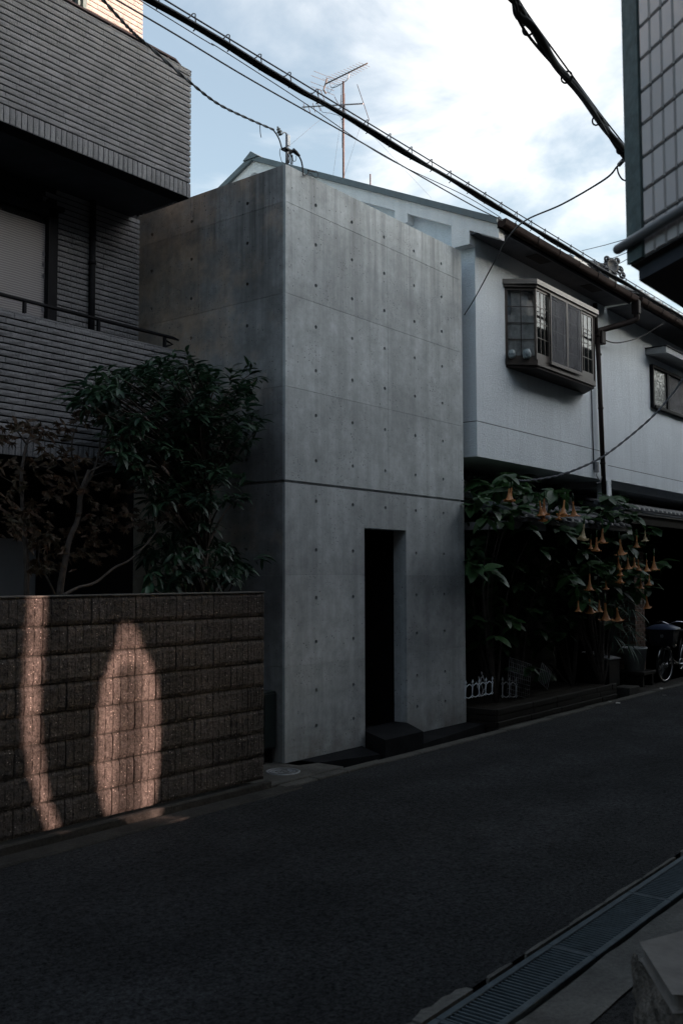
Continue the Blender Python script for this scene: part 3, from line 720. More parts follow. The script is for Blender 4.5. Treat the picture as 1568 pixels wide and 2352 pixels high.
MB().prism([(-.06, rz(-.06)-.165), (.2, rz(.2)-.165), (.2, rz(.1)-.42), (-.06, rz(.1)-.42)], 'X', XG-.15, XG-.003).build('purlin_end', 'stucco_cream', WH)
a_, c_ = at(1060, 536, 'X', XG), at(1000, 549, 'X', XG)
b = MB(); b.box((XG-.004, .2, 5.86), (XG-.001, 3.6, 5.872)); b.build('gable_groove', 'dark_room', WH)
# gutter
def gutter(x0, x1, y, z, parent, mat='gutter'):
    b = MB(); pr = []
    r = .052
    for k in range(9):
        a = math.pi+math.pi*k/8; pr.append((y+r*math.cos(a), z+r*math.sin(a)))
    pr = [(y-r, z+.035), (y-r-.008, z+.035), (y-r-.008, z+.045)] + [] 
    out_ = [(y-r-.006, z+.045), (y-r-.006, z+.03)]+[(y+(r+.002)*math.cos(math.pi+math.pi*k/8), z+(r+.002)*math.sin(math.pi+math.pi*k/8)) for k in range(9)]+[(y+r, z+.03)]
    n_ = len(out_)
    vs = [(x0, p[0], p[1]) for p in out_]+[(x1, p[0], p[1]) for p in out_]
    b.add(vs, [(i, i+1, n_+i+1, n_+i) for i in range(n_-1)]+[tuple(range(n_)), tuple(range(2*n_-1, n_-1, -1))])
    g_ = b.build('gutter', mat, parent)
    x = x0+.25
    while x < x1:
        MB().tube([(x, y+r+.02, z+.05), (x, y-r-.012, z+.05), (x, y-r-.01, z+.0), (x, y-.03, z-.058), (x, y+.03, z-.058)], .006, 5).build('gutter_bracket', 'pipe', g_); x += .62
ZG = 6.09
gutter(3.38, 7.66, -.53, ZG, WH)
b = MB(); b.box((3.40, -.475, ZG-.05), (7.6, -.455, ZG+.09)); b.build('fascia', 'pipe', WH)
# soffit boards under eave
b = MB(); b.box((3.42, -.455, 6.055), (7.6, YW, 6.07)); b.build('eave_lining', 'eave_dark', WH)
for x in (4.6, 6.3): MB().box((x, -.40, 6.048), (x+.42, -.22, 6.056)).build('eave_vent', 'pipe', WH)
# hopper, elbow and downpipe
b = MB(); b.bev((7.60, -.60, 5.86), (7.70, -.48, 6.08), .008); b.build('rain_hopper', 'pipe', WH)
b = MB(); b.tube(bez([(7.65, -.54, 5.87), (7.65, -.53, 5.78), (7.50, -.38, 5.70), (7.25, -.18, 5.60), (7.13, -.13, 5.55), (7.12, -.125, 5.46)], 6), .046, 10)
b.tube([(7.12, -.125, 5.5), (7.25, -.125, 2.95)], .036, 12); b.tube([(7.08, -.11, 5.98), (7.09, -.11, 5.5)], .036, 12); b.build('downpipe', 'pipe', WH)
b = MB(); b.bev((7.12, -.20, 5.36), (7.27, -.06, 5.56), .01)
for z in (5.18, 4.35, 3.5): b.tube([(7.15+(5.18-z)*.04, -.125, z), (7.15+(5.18-z)*.04, -.125, z+.025)], .043, 12)
b.build('pipe_collar', 'pipe', WH)
b = MB(); b.tube([(7.24, -.125, 3.0), (7.20, -.13, 2.93), (6.86, -.16, 2.89)], .036, 10); b.build('pipe_foot', 'cable_grey', WH)
b = MB(); b.bev((7.03, -.12, 3.36), (7.09, -.06, 3.52), .006); b.tube(bez([(7.05, -.1, 3.36), (7.0, -.12, 3.30), (7.08, -.13, 3.24), (7.15, -.13, 3.30), (7.12, -.12, 3.22), (7.02, -.1, 3.19)], 6), .007, 5); b.build('junction_box', 'old_white', WH)
b = MB(); b.tube(bez([(7.04, -.09, 5.5), (6.98, -.1, 5.3), (7.02, -.1, 5.1), (7.08, -.08, 5.0)], 6), .008, 5); b.tube([(6.98, -.065, 4.9), (7.02, -.065, 3.4)], .010, 6); b.build('wall_cable', 'cable_grey', WH)

# bay window
def build_bay():
    z0, z1 = 4.56, 5.64; xl, xr, fl, fr_, yf = 4.30, 6.76, 4.60, 6.45, -.37
    BW = MB(); BW.prism([(xl, YW-.002), (fl, yf), (fr_, yf), (xr, YW-.002)], 'Z', z0, z0+.075)
    bw = BW.build('bay_window', 'bronze', WH, label='brown aluminium bay window with muntins and two insect screens')
    o = .05
    MB().prism([(xl-o, YW-.002), (fl-.02-o, yf-.045), (fr_+o, yf-.045), (xr+o, YW-.002)], 'Z', z1-.01, z1+.055).build('canopy', 'bronze_light', bw)
    MB().prism([(xl-o*.6, YW-.002), (fl-o*.7, yf-.02), (fr_+o*.6, yf-.02), (xr+o*.6, YW-.002)], 'Z', z1-.045, z1-.01).build('head', 'bronze', bw)
    MB().prism([(xl+.02, YW-.004), (fl+.02, yf+.02), (fr_-.02, yf+.02), (xr-.02, YW-.004)], 'Z', z0-.035, z0).build('base', 'pipe', bw)
    def face(p0, p1, cols, rows_, z0, z1, name, depth=.03, stile=.03, glass='glass', base=.12, mw_=.010):
        """framed glazed face between plan points p0 and p1"""
        p0, p1 = Vector(p0), Vector(p1); d = (p1-p0); L_ = d.length; d.normalize(); nrm = Vector((d.y, -d.x, 0))
        def bx(b, s0, s1, a, c, t0, t1):
            P = []
            for z in (a, c):
                for (s_, t_) in ((s0, t0), (s1, t0), (s1, t1), (s0, t1)):
                    q = p0+d*s_-nrm*t_*-1 if False else p0+d*s_+nrm*(-t_); P.append((q.x, q.y, z))
            b.add(P, [(0,3,2,1),(4,5,6,7),(0,1,5,4),(1,2,6,5),(2,3,7,6),(3,0,4,7)])
        b = MB(); bx(b, 0, stile, z0, z1, 0, depth); bx(b, L_-stile, L_, z0, z1, 0, depth); bx(b, stile, L_-stile, z1-.035, z1, 0, depth); bx(b, stile, L_-stile, z0, z0+base, 0, depth)
        f = b.build('window_frame', 'bronze', bw)
        b = MB(); aa, bb = stile, L_-stile; lo, hi = z0+base, z1-.035
        for i in range(1, cols): s_ = aa+(bb-aa)*i/cols; bx(b, s_-mw_/2, s_+mw_/2, lo, hi, .004, .02)
        for j in range(1, rows_):
            z = lo+(hi-lo)*j/rows_
            for i in range(cols): bx(b, aa+(bb-aa)*i/cols+mw_/2, aa+(bb-aa)*(i+1)/cols-mw_/2, z-mw_/2, z+mw_/2, .004, .02)
        if cols > 1: b.build('muntins', 'bronze', bw)
        for i in range(cols):
            for j in range(rows_):
                b = MB(); s0, s1 = aa+(bb-aa)*i/cols+.006, aa+(bb-aa)*(i+1)/cols-.006; q0, q1 = lo+(hi-lo)*j/rows_+.006, lo+(hi-lo)*(j+1)/rows_-.006
                bx(b, s0, s1, q0, q1, .009, .013); b.build('pane', glass, bw)
    zl, zh = z0+.075, z1-.045
    face((xl+.01, YW-.002, 0), (fl, yf+.002, 0), 2, 4, zl, zh, 'side', stile=.035, base=.05)
    face((fr_, yf+.002, 0), (xr-.01, YW-.002, 0), 2, 4, zl, zh, 'side', stile=.035, base=.05)
    X = [at(p, 800, 'Y', yf).x for p in (1231, 1259.5, 1298, 1332, 1361)]
    face((X[0]+.006, yf, 0), (X[1]+.03, yf, 0), 3, 4, zl, zh, 'left', stile=.022, base=.09)
    face((X[3]-.03, yf, 0), (X[4], yf, 0), 3, 4, zl, zh, 'right', stile=.022, base=.09)
    face((X[1]+.03, yf+.012, 0), (X[2], yf+.012, 0), 2, 4, zl, zh, 'mid', stile=.022, base=.05)
    face((X[2], yf+.012, 0), (X[3]-.03, yf+.012, 0), 2, 4, zl, zh, 'mid', stile=.022, base=.05)
    for (a, c) in ((X[1]+.012, X[2]-.004), (X[2]+.004, X[3]-.004)):
        b = MB(); y = yf-.018
        b.box((a, y-.014, zl-.01), (a+.02, y, zh)); b.box((c-.02, y-.014, zl-.01), (c, y, zh)); b.box((a+.02, y-.014, zh-.02), (c-.02, y, zh)); b.box((a+.02, y-.014, zl-.01), (c-.02, y, zl+.035))
        s_ = b.build('screen_frame', 'bronze', bw)
        MB().box((a+.02, y-.008, zl+.035), (c-.02, y-.006, zh-.02)).build('insect_screen', 'screen', bw)
    # inside: curtain and dark back
    b = MB(); nseg = 90; vs = []
    for i in range(nseg+1):
        x = xl+.14+(xr-xl-.28)*i/nseg
        y = max(yf+.13, YW-.01-(x-xl-.02)*1.0) if x < fl+.2 else yf+.13
        y = yf+.16 if x > fl-.02 else YW-.02-(x-xl-.14)*.9
        for z in (zl, zh-.02): vs.append((x, y+.012*math.sin(i*1.35), z))
    b.add(vs, [(2*i, 2*i+2, 2*i+3, 2*i+1) for i in range(nseg)], True); b.build('curtain', 'curtain', bw)
    MB().prism([(xl+.03, YW-.006), (fl+.02, yf+.03), (fr_-.02, yf+.03), (xr-.03, YW-.006)], 'Z', zl-.004, zl+.006).build('inner_sill', 'curtain', bw)
    b = MB(); zt_ = zl+(zh-zl)*.62; dx_, dy_ = fl-xl, yf-YW; L9 = math.hypot(dx_, dy_); ox, oy = -dy_/L9*.04, dx_/L9*.04; vs = []
    for i in range(17):
        t_ = .08+.84*i/16; k9 = .006*math.sin(i*1.9); vs += [(xl+dx_*t_+ox+k9, YW+dy_*t_+oy+k9, zl+.01), (xl+dx_*t_+ox+k9, YW+dy_*t_+oy+k9, zt_)]
    b.add(vs, [(2*i, 2*i+2, 2*i+3, 2*i+1) for i in range(16)], True); b.build('cafe_curtain', 'curtain', bw)
    # jars
    for (px, py_, lab, h) in ((1174.5, 800, 'white ceramic jar with dark handwriting on it, at the wall side inside the bay window', .10), (1209, 800, 'round white ceramic jar with a dark drawing, in the front corner inside the bay window', .115)):
        s_ = at(px, py_, 'Y', -.135 if px < 1190 else -.28); x, y = s_.x, s_.y
        j = thing('ceramic_jar', (x, y, zl+.007), lab, 'jar', 'ceramic jars in the bay window')
        r = .047 if px < 1190 else .055
        b = MB(); b.lathe([(0, 0), (r*.8, 0), (r, .02), (r*1.03, h*.5), (r*.9, h*.86), (r*.72, h*.93), (r*.74, h), (r*.68, h), (r*.66, h*.9)], (x, y, zl+.007), n=20); b.build('jar_body', 'ceramic', j)
        cd = (Vector((CX, CY, 0))-Vector((x, y, 0))).normalized(); sd = Vector((-cd.y, cd.x, 0))
        def onj(u, v): a = u/r; p = cd*math.cos(a)+sd*math.sin(a); q = Vector((x, y, zl+.007+v))+p*(r*1.04+.001); return q
        b = MB()
        if px < 1190:
            for (u0, u1, v0, v1) in ((-.045,-.03,.03,.055),(-.03,-.02,.055,.03),(-.035,-.022,.042,.042),(-.012,-.002,.03,.05),(-.002,.006,.05,.03),(.006,.016,.05,.03),(.016,.026,.03,.052),(.026,.036,.052,.03)):
                b.tube([onj(u0, v0), onj(u1, v1)], .0022, 4)
        else:
            for (u0, u1, v0, v1) in ((-.04,-.01,.07,.04),(-.01,.0,.04,.015),(0,.03,.02,.06),(.03,.04,.06,.08),(-.03,-.045,.05,.02),(.0,-.005,.015,.08)):
                b.tube([onj(u0, v0), onj(u1, v1)], .0022, 4)
        b.build('jar_drawing', 'ink', j)
build_bay()

# second white house
W2 = thing('white_house', (10, 3, 0), 'white stucco house with tiled eaves and hooded window, cut by the right edge', 'house')
b = MB(); b.box((XE+.012, YW+.02, 3.53), (16, 7.3, 6.05)); b.build('wall', 'stucco', W2)
b = MB(); b.box((XE+.03, YW+.03, 3.515), (16, 7, 3.535)); b.build('wall_groove', 'dark_room', W2)
b = MB(); b.box((XE+.012, YW+.02, 3.30), (16, .14, 3.52)); b.box((XE+.012, YW+.02, 2.95), (XE+.17, .14, 3.30)); b.box((XE+.17, .14, 3.2), (16, 1.2, 3.52)); b.build('wall_band', 'stucco', W2)
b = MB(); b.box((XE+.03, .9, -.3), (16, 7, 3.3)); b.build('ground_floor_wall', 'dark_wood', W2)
gutter(7.74, 14.5, -.56, 6.10, W2)
b = MB(); b.box((7.72, -.50, 6.05), (16, -.48, 6.19)); b.box((7.72, -.48, 6.05), (16, YW+.02, 6.065)); b.build('fascia', 'eave_dark', W2)
b = MB(); b.prism([(-.50, 6.12), (3.7, 8.05), (3.7, 8.14), (-.50, 6.2)], 'X', 7.70, 16); b.build('roof_slope', 'roof_tile', W2)
# round tile rows on the second roof
tm = MB()
for k in range(6):
    y = -.58+k*.24; z = 6.215+(y+.58)*.46; dz = .24*.46
    a = []
    n_ = 8
    for q_ in range(n_+1):
        t = math.pi*q_/n_; a.append((-.075*math.cos(t), .055*math.sin(t)))
    vs = [(p[0], y, z+p[1]+.012) for p in a]+[(p[0], y+.25, z+dz+p[1]-.004) for p in a]
    tm.add(vs, [(i, i+1, n_+2+i, n_+1+i) for i in range(n_)]+[tuple(range(n_, -1, -1))], True)
tme = tm.mesh('roof_tile', 'roof_tile_pale')
x = 7.82
while x < 14: inst('roof_tile', tme, W2, (x, 0, 0)); x += .27
pm = MB()
for k in range(6):
    y = -.56+k*.24; z = 6.20+(y+.58)*.46
    pm.add([(-.13, y, z+.01), (0, y, z-.012), (.13, y, z+.01), (-.13, y+.25, z+.10), (0, y+.25, z+.085), (.13, y+.25, z+.10)], [(0, 1, 4, 3), (1, 2, 5, 4)], True)
pme = pm.mesh('pan_tile', 'roof_tile')
x = 7.955
while x < 14: inst('pan_tile', pme, W2, (x, 0, 0)); x += .27
# ridge-end ornament
OC = at(1402, 612, 'Y', -.2)
b = MB(); b.lathe([(0, -.03), (.10, -.03), (.135, -.01), (.14, .02), (.11, .05), (.08, .045), (.065, .03), (.0, .035)], OC, (-.5, -.85, .1), 18)
cd = Vector((.7, .12, -.1))
for s_ in (-1, 1):
    for k, (dx, dz, r) in enumerate(((.15, -.04, .055), (.2, -.12, .045), (.1, .1, .04))):
        b.torus(OC+Vector((s_*dx*.9, -s_*dx*.45-.02, dz)), r, .018, (-.5, -.85, .1), 14, 6); b.lathe([(0, .03), (r*.5, .02), (r*.6, 0)], OC+Vector((s_*dx*.9, -s_*dx*.45-.03, dz)), (-.5, -.85, .1), 8)
b.box(OC+Vector((-.16, -.03, -.26)), OC+Vector((.16, .08, -.09)))
b.build('ridge_ornament', 'roof_tile', W2)
for k in range(7):
    c = OC+Vector((-.06-.085*k*1.6, .12+.03*k, -.02-.006*k)); 
    b = MB(); b.tube([c, c+Vector((-.14, .03, 0))], [.075, .068], 12); b.torus(c, .074, .008, (1, -.2, 0), 14, 5); b.build('ridge_tile', 'roof_tile', W2)
b = MB(); b.box(OC+Vector((-1.0, .16, -.25)), OC+Vector((-.1, .3, -.06))); b.build('ridge_bed', 'stucco_cream', W2)
# hooded window
xa, xb, za, zb = 9.53, 11.3, 4.70, 5.46; yw = YW+.02
b = MB(); b.box((xa, yw-.06, za), (xa+.06, yw+.01, zb)); b.box((xa+.06, yw-.06, zb-.05), (xb, yw+.01, zb)); b.box((xa+.06, yw-.08, za), (xb, yw+.01, za+.05)); b.box((10.26, yw-.05, za+.05), (10.36, yw+.005, zb-.05)); b.build('window_frame', 'black_metal', W2)
MB().box((xa+.06, yw-.02, za+.05), (10.26, yw-.01, zb-.05)).build('pane', 'frosted', W2)
MB().box((10.36, yw-.035, za+.05), (11.2, yw-.03, zb-.05)).build('pane', 'screen', W2); MB().box((10.36, yw-.012, za+.05), (11.2, yw-.006, zb-.05)).build('inner_sheet', 'curtain', W2)
b = MB(); b.box((xa+.06, yw-.03, za+.05), (10.26, yw-.021, za+.075)); b.box((10.36, yw-.045, za+.05), (11.2, yw-.036, za+.075)); b.build('window_rail', 'alu', W2)
hx = at(1481, 805, 'Y', yw).x; b = MB(); b.box((hx, yw-.36, 5.60), (11.8, yw, 5.70)); b.build('window_hood', 'stucco_grey', W2)
b = MB(); b.box((hx-.02, yw-.38, 5.70), (11.8, yw, 5.718)); b.build('hood_flashing', 'black_metal', W2)
b = MB(); b.tube(bez([(8.9, -.5, 5.97), (8.4, -.3, 5.68), (7.7, -.2, 5.47), (7.2, -.15, 5.44)], 8), .010, 6); meta(b.build('eave_cable', 'cable'), 'thin black cable looping from the second eaves to the downpipe collar', 'cable')

# pent roofs over the ground floor
PR = thing('entrance_roof', (5.2, 0, 2.4), 'small tiled entrance roof with a pale ridge, half hidden by the flowering shrub', 'roof')
b = MB(); b.prism([(-.55, 2.50), (.40, 2.86), (.9, 2.86), (.9, 2.78), (.40, 2.78), (-.55, 2.44)], 'X', 3.62, 7.1); b.build('roof_deck', 'roof_tile', PR)
b = MB(); b.box((3.60, -.50, 2.36), (4.5, -.47, 2.45)); b.box((3.60, -.5, 2.36), (3.63, .3, 2.46)); b.build('fascia', 'old_white', PR)
b = MB(); b.prism([(-.58, 2.48), (.38, 2.87), (.38, 2.95), (-.58, 2.56)], 'X', 3.58, 3.66); b.build('verge_board', 'roof_metal', PR)
rt = MB()
for k in range(4):
    y = -.60+k*.25; z = 2.515+(y+.55)*.38; n_ = 6
    a = [(-.06*math.cos(math.pi*q_/n_), .04*math.sin(math.pi*q_/n_)) for q_ in range(n_+1)]
    rt.add([(p[0], y, z+p[1]+.01) for p in a]+[(p[0], y+.26, z+.095+p[1]) for p in a], [(i, i+1, n_+2+i, n_+1+i) for i in range(n_)]+[tuple(range(n_, -1, -1))], True)
rme = rt.mesh('roof_tile', 'roof_tile')
x = 3.75
while x < 7.1: inst('roof_tile', rme, PR, (x, 0, 0)); x += .22
x = 3.7
while x < 7.0:
    b = MB(); b.tube([(x, .36, 2.955), (x+.19, .36, 2.95)], .065, 12); b.torus((x+.01, .36, 2.955), .066, .008, (1, 0, 0), 14, 5); b.build('ridge_tile', 'roof_tile_pale', PR); x += .2
b = MB()
for k in range(3): b.bev((3.66, .28, 2.80+k*.035), (7.05, .44, 2.828+k*.035), .004)
b.build('ridge_courses', 'roof_tile', PR)
P2 = thing('porch_roof', (9, 0, 2.8), 'low dark tiled porch roof with a thin gutter under the second white house', 'roof')
b = MB(); b.prism([(-.40, 2.80), (.9, 3.12), (.9, 3.05), (-.40, 2.74)], 'X', 7.35, 16); b.build('roof_deck', 'roof_tile', P2)
x = 7.45
rt = MB()
for k in range(5):
    y = -.44+k*.25; z = 2.815+(y+.40)*.246; n_ = 6
    a = [(-.06*math.cos(math.pi*q_/n_), .045*math.sin(math.pi*q_/n_)) for q_ in range(n_+1)]
    rt.add([(p[0], y, z+p[1]+.012) for p in a]+[(p[0], y+.26, z+.064+p[1]) for p in a], [(i, i+1, n_+2+i, n_+1+i) for i in range(n_)]+[tuple(range(n_, -1, -1))], True)
rme = rt.mesh('roof_tile', 'roof_tile')
while x < 14: inst('roof_tile', rme, P2, (x, 0, 0)); x += .2
b = MB(); b.tube([(7.9, -.47, 2.765), (15, -.47, 2.765)], .012, 6); b.build('gutter', 'cable_grey', P2)
b = MB(); b.box((7.35, -.36, 2.55), (7.45, .9, 2.74)); b.box((7.35, -.36, 2.60), (16, -.30, 2.73)); b.build('beam', 'dark_wood', P2)

# ------------------------------------------------------------ TV antenna
AN = thing('tv_antenna', (6, 3.95, 7.6), 'television antenna mast with two Yagi antennas on the roof behind the cables', 'antenna')
XA = 6.0
def A(x, y, X=XA): return at(x, y, 'X', X)
b = MB(); top = A(788, 187); bot = A(786, 430); bot = Vector((XA, top.y, 7.55)); b.tube([bot, top], .019, 8); b.build('mast', 'mast', AN)
b = MB(); u0, u1 = A(747, 193), A(844, 145); d = (u1-u0)
b.tube([u0, u1], .012, 6); boom = b.build('boom', 'alu', AN)
el = Vector((1, -.25, .0)).normalized(); 
b = MB()
for k in range(13):
    p = u0+d*(.12+.07*k*.96); L_ = .17-.004*k; b.tube([p-el*L_, p+el*L_], .004, 4, caps=False)
b.build('directors', 'alu', AN)
b = MB()
for (dx, dz) in ((-8, -22), (-14, -12), (-16, 2), (-14, 13)):
    p = A(756+dx, 196+dz*1.0); b.tube([p-el*.26, p+el*.26], .0045, 4, caps=False)
b.tube([A(751, 180), u0, A(743, 206), A(748, 215)], .014, 6); b.build('reflector', 'alu', AN)
b = MB(); b.tube(bez([A(758, 190), A(760, 200), A(770, 200), A(788, 190), A(798, 182), A(802, 168)], 6), .008, 6); b.build('cradle', 'steel', AN)
b = MB(); v0, v1 = A(694, 246), A(834, 238); b.tube([v0, v1], .013, 6); b.build('boom', 'steel', AN)
b = MB()
for (x0, y0, x1, y1) in ((820, 194, 848, 277), (782, 245, 783, 218), (791, 245, 791, 215), (790, 240, 796, 272), (768, 222, 780, 245), (718, 237, 724, 258), (706, 239, 713, 260), (729, 236, 736, 255), (697, 238, 700, 256)):
    MB().tube([A(x0, y0, XA-.01), A(x1, y1, XA-.01)], .006, 5).build('element', 'mast', AN)
MB().tube(bez([A(741, 245), A(727, 210), A(733, 205), A(738, 212), A(748, 240)], 5), .006, 5).build('folded_dipole', 'mast', AN)
b = MB(); b.tube(bez([A(753, 198), A(752, 208), A(756, 213), A(766, 200), A(776, 194), A(783, 200), A(783, 250)], 8), .004, 4); b.tube(bez([A(735, 246), A(740, 257), A(750, 259), A(765, 262), A(784, 275), A(785, 340)], 8), .004, 4); b.build('antenna_lead', 'cable', AN)
b = MB()
for (x0, y0, X_, x1, y1, X1_) in ((786, 232, XA, 652, 345, 4.5), (787, 240, XA, 765, 402, 5.0), (830, 282, XA, 790, 405, XA), (830, 284, XA, 990, 455, 5.0), (788, 240, XA, 830, 285, XA)):
    b.tube([A(x0, y0, X_), A(x1, y1, X1_)], .0022, 3)
b.build('guy_wire', 'wire', AN)
b = MB(); p = A(850, 417, 5.2); b.tube([Vector((5.2, p.y, p.z-.3)), A(850, 400, 5.2)], .012, 6); meta(b.build('vent_rod', 'mast'), 'short rusty rod standing on the grey roof edge right of the antenna mast', 'rod')

# ------------------------------------------------------------ overhead cables
def wobble(p0, p1, n, amp, sag=0, seed=0):
    p0, p1 = Vector(p0), Vector(p1); r = []
    for i in range(n+1):
        t = i/n; p = p0.lerp(p1, t); p.z -= sag*4*t*(1-t)
        p += Vector((0, noise.noise(Vector((i*.35, seed, 0)))*amp, noise.noise(Vector((i*.35, seed, 9)))*amp)); r.append(p)
    return r
MC = thing('overhead_cable', (2, -1.2, 5.71), 'thick black overhead cable with looped hangers running above the houses along the street', 'cable')
b = MB(); pts = wobble((-6, -1.2, 5.70), (16, -1.2, 5.74), 240, .003, 0, 1)
b.tube(pts, .0145, 8); b.tube([p+Vector((0, .01, -.010+.01*math.sin(i*.35))) for i, p in enumerate(pts)], .009, 6); b.tube([p+Vector((0, -.016, .004+.008*math.cos(i*.3))) for i, p in enumerate(pts)], .014, 6); b.build('cable_bundle', 'cable', MC)
b = MB(); b.tube(wobble((-6, -1.2, 5.765), (16, -1.2, 5.815), 20, 0), .0065, 5); b.build('messenger_wire', 'wire', MC)
hm = MB(); hm.tube(bez([(-.09, 0, .012), (-.05, -.012, .030), (-.02, -.018, .068), (.01, -.012, .082), (.022, .0, .06), (.03, .0, .0), (.02, .02, -.03)], 4), .0045, 4); hme = hm.mesh('hanger', 'wire')
x = -3.05
while x < 14: inst('hanger', hme, MC, (x, -1.2, 5.712)); x += .345
def wire(pts, r, name, lab, mat='cable', n=8, cat='cable', k=6):
    return meta(MB().tube(bez(pts, n), r, k).build(name, mat), lab, cat)
def Y_(l, Y): return [at(x, y, 'Y', Y) for x, y in l]
wire([(-5, -.8, 5.87)]+Y_([(327, 34), (564, 176), (786, 302), (1066, 462), (1152, 506)], -.8), .0065, 'thin_cable', 'thin grey cable, lowest line below the thick cable, ending at the white eaves', 'cable_grey')
wire([(-5, -.9, 5.95)]+Y_([(430, 68), (502, 109.5), (703, 239), (883, 360), (1066, 449), (1150, 500)], -.9), .004, 'thin_cable', 'hair-thin line hung between the thick cable and the lowest cable', 'wire')
# twisted service drop over the left balcony
pc = [at(225, -14, 'Y', -1.6), at(284, 52, 'Y', -1.35), at(317, 85, 'Y', -1.2), at(342, 106, 'Y', -1.1), at(439, 191, 'Y', -.7), at(500, 238, 'Y', -.5), at(564, 270, 'Y', -.25), V_(628, 298, .06)]
pc = [pc[0]*2-pc[1]]+pc
def twist(pts, n, r, gap, turns, name, lab, mat):
    t_ = thing(name, pts[len(pts)//2], lab, 'cable')
    cur = bez(pts, n); m_ = len(cur)
    for s_ in range(2):
        P = []
        for i, p in enumerate(cur):
            a = turns*2*math.pi*i/m_+s_*math.pi
            P.append(p+Vector((0, math.cos(a), math.sin(a)))*gap)
        MB().tube(P, r, 6).build('strand', mat, t_)
    return t_
twist(pc, 26, .0068, .0055, 16, 'service_drop', 'twisted dark service cable sloping across the grey balcony to the corner pole', 'cable')
wire([V_(597, 288, -.05), V_(598, 305, -.05), V_(600, 316, -.05)], .004, 'cable_tail', 'short loose cable end dangling from the twisted service cable', k=5)
# big bundle top right
BC = thing('street_cable', (-1.5, -3.5, 6), 'very thick black cable bundle coming down at the top right behind the corner building', 'cable')
def D_(x, y, dep): d = (Fv*FPX+Rv*(x-784)+Uv*(1176-y))/FPX; return Cv+d*dep
bc = [D_(1120, -90, 4.6), D_(1175, 0, 4.9), D_(1210, 54, 5.1), D_(1296, 170, 5.7), D_(1370, 269, 6.4), D_(1428, 342, 7.0), D_(1470, 402, 7.5)]
cur = bez(bc, 12)
b = MB(); b.tube([p+Vector((0, .010*math.sin(i*.4), .008*math.cos(i*.5))) for i, p in enumerate(cur)], .022, 8); b.tube([p+Vector((.0, .018*math.sin(i*.22+1), .018*math.cos(i*.22+1))) for i, p in enumerate(cur)], .012, 6); b.tube([p+Vector((-.008, -.022*math.sin(i*.18), -.020)) for i, p in enumerate(cur)], .009, 6); b.build('cable_bundle', 'cable', BC)
b = MB(); b.tube([p+Vector((.018, -.012, .030)) for p in cur], .0055, 5); b.build('messenger_wire', 'wire', BC)
for (x, y, dd) in ((1219, 64, 5.15), (1306, 175, 5.75), (1376, 273, 6.45), (1431, 340, 7.0)):
    b = MB(); p = D_(x-6, y+6, dd); t_ = (D_(x+20, y+26, dd+.15)-p).normalized(); b.torus(p+Vector((0, 0, .010)), .033, .006, t_, 16, 5); b.build('cable_ring', 'cable', BC)
cl = [D_(1427, 371, 7.0), D_(1415, 384, 7.1), D_(1386, 413, 7.4), D_(1290, 469, 8.3), D_(1205, 507, 9.4), D_(1165, 547, 10.2), D_(1137, 597, 10.8), D_(1090, 684, 11.8), D_(1058, 735, 12.6)]
wire(cl, .0075, 'drop_cable', 'slim cable curving from the top right bundle down past the white gable', 'cable', 10)
wire([D_(1416, 384, 7.1), D_(1420, 400, 7.1), D_(1432, 414, 7.1), D_(1460, 415, 7.2)], .006, 'cable_loop', 'short sagging cable loop beside the corner building', 'cable')
b = MB(); p, q_ = D_(1420, 379, 7.05), D_(1430, 368, 7.0); b.tube([p, q_], .016, 8); meta(b.build('cable_clamp', 'steel'), 'pale clamp where the slim cable leaves the thick bundle', 'clamp')
for i, (p0, p1, lab) in enumerate((((1335, 576), (1456, 543), 'faint wire, highest of the three beside the corner building'), ((1385, 600), (1456, 572), 'faint wire in the middle of the three beside the corner building'), ((1405, 612), (1444, 592), 'faint wire, lowest of the three beside the corner building'))):
    a_, c_ = D_(*p0, 16), D_(*p1, 13); meta(MB().tube([a_, a_.lerp(c_, .5)-Vector((0, 0, .01)), c_+(c_-a_)*.4], .0055, 4).build('wire', 'wire'), lab, 'wire')
# grey twisted cable in front of the white house
pl = Y_([(1590, 845)], -1.9)+Y_([(1568, 869)], -1.8)+Y_([(1543.6, 903.5)], -1.68)+Y_([(1500, 954)], -1.5)+Y_([(1443, 1004)], -1.3)+Y_([(1385, 1047.5)], -1.15)+Y_([(1327.6, 1076)], -1.0)+Y_([(1273.6, 1094)], -.85)+Y_([(1216, 1103.4)], -.7)+Y_([(1190, 1104)], -.62)
twist(pl, 24, .0095, .007, 17, 'service_drop', 'grey spiral-wrapped cable sagging in front of the white house to the shrub', 'cable_grey')

# ------------------------------------------------------------ corner building at the right edge, on the camera's side of the street
CB = thing('corner_building', (-3.0, -6.4, 0), 'tiled corner building with grey pipe and dark underside, blurred at the right edge', 'building')
zA = 2.83; Ap = Vector((-3.835, -4.94, 0)); dirn = Vector((-.606, -.795, 0)); nrm = Vector((-.795, .606, 0))
def W_(s, out_, z): p = Ap+dirn*s+nrm*out_; return (p.x, p.y, z)
def slab(b, s0, s1, t0, t1, z0, z1):
    return b.add([W_(s0,t0,z0), W_(s1,t0,z0), W_(s1,t1,z0), W_(s0,t1,z0), W_(s0,t0,z1), W_(s1,t0,z1), W_(s1,t1,z1), W_(s0,t1,z1)], [(0,1,2,3),(7,6,5,4),(4,5,1,0),(5,6,2,1),(6,7,3,2),(7,4,0,3)])
b = MB(); pg = [(Ap.x, Ap.y), (-6.26, -8.12), (-6.26, -14), (-1.4, -14), (-1.4, -4.94)]; b.prism(pg, 'Z', zA, 8.03)
b.build('wall', 'grout', CB)
b = MB(); b.prism([(Ap.x+.02, Ap.y-.02), (-6.22, -8.1), (-6.22, -14), (-1.45, -14), (-1.45, -4.96)], 'Z', zA-.05, zA-.002); b.build('underside', 'soffit', CB)
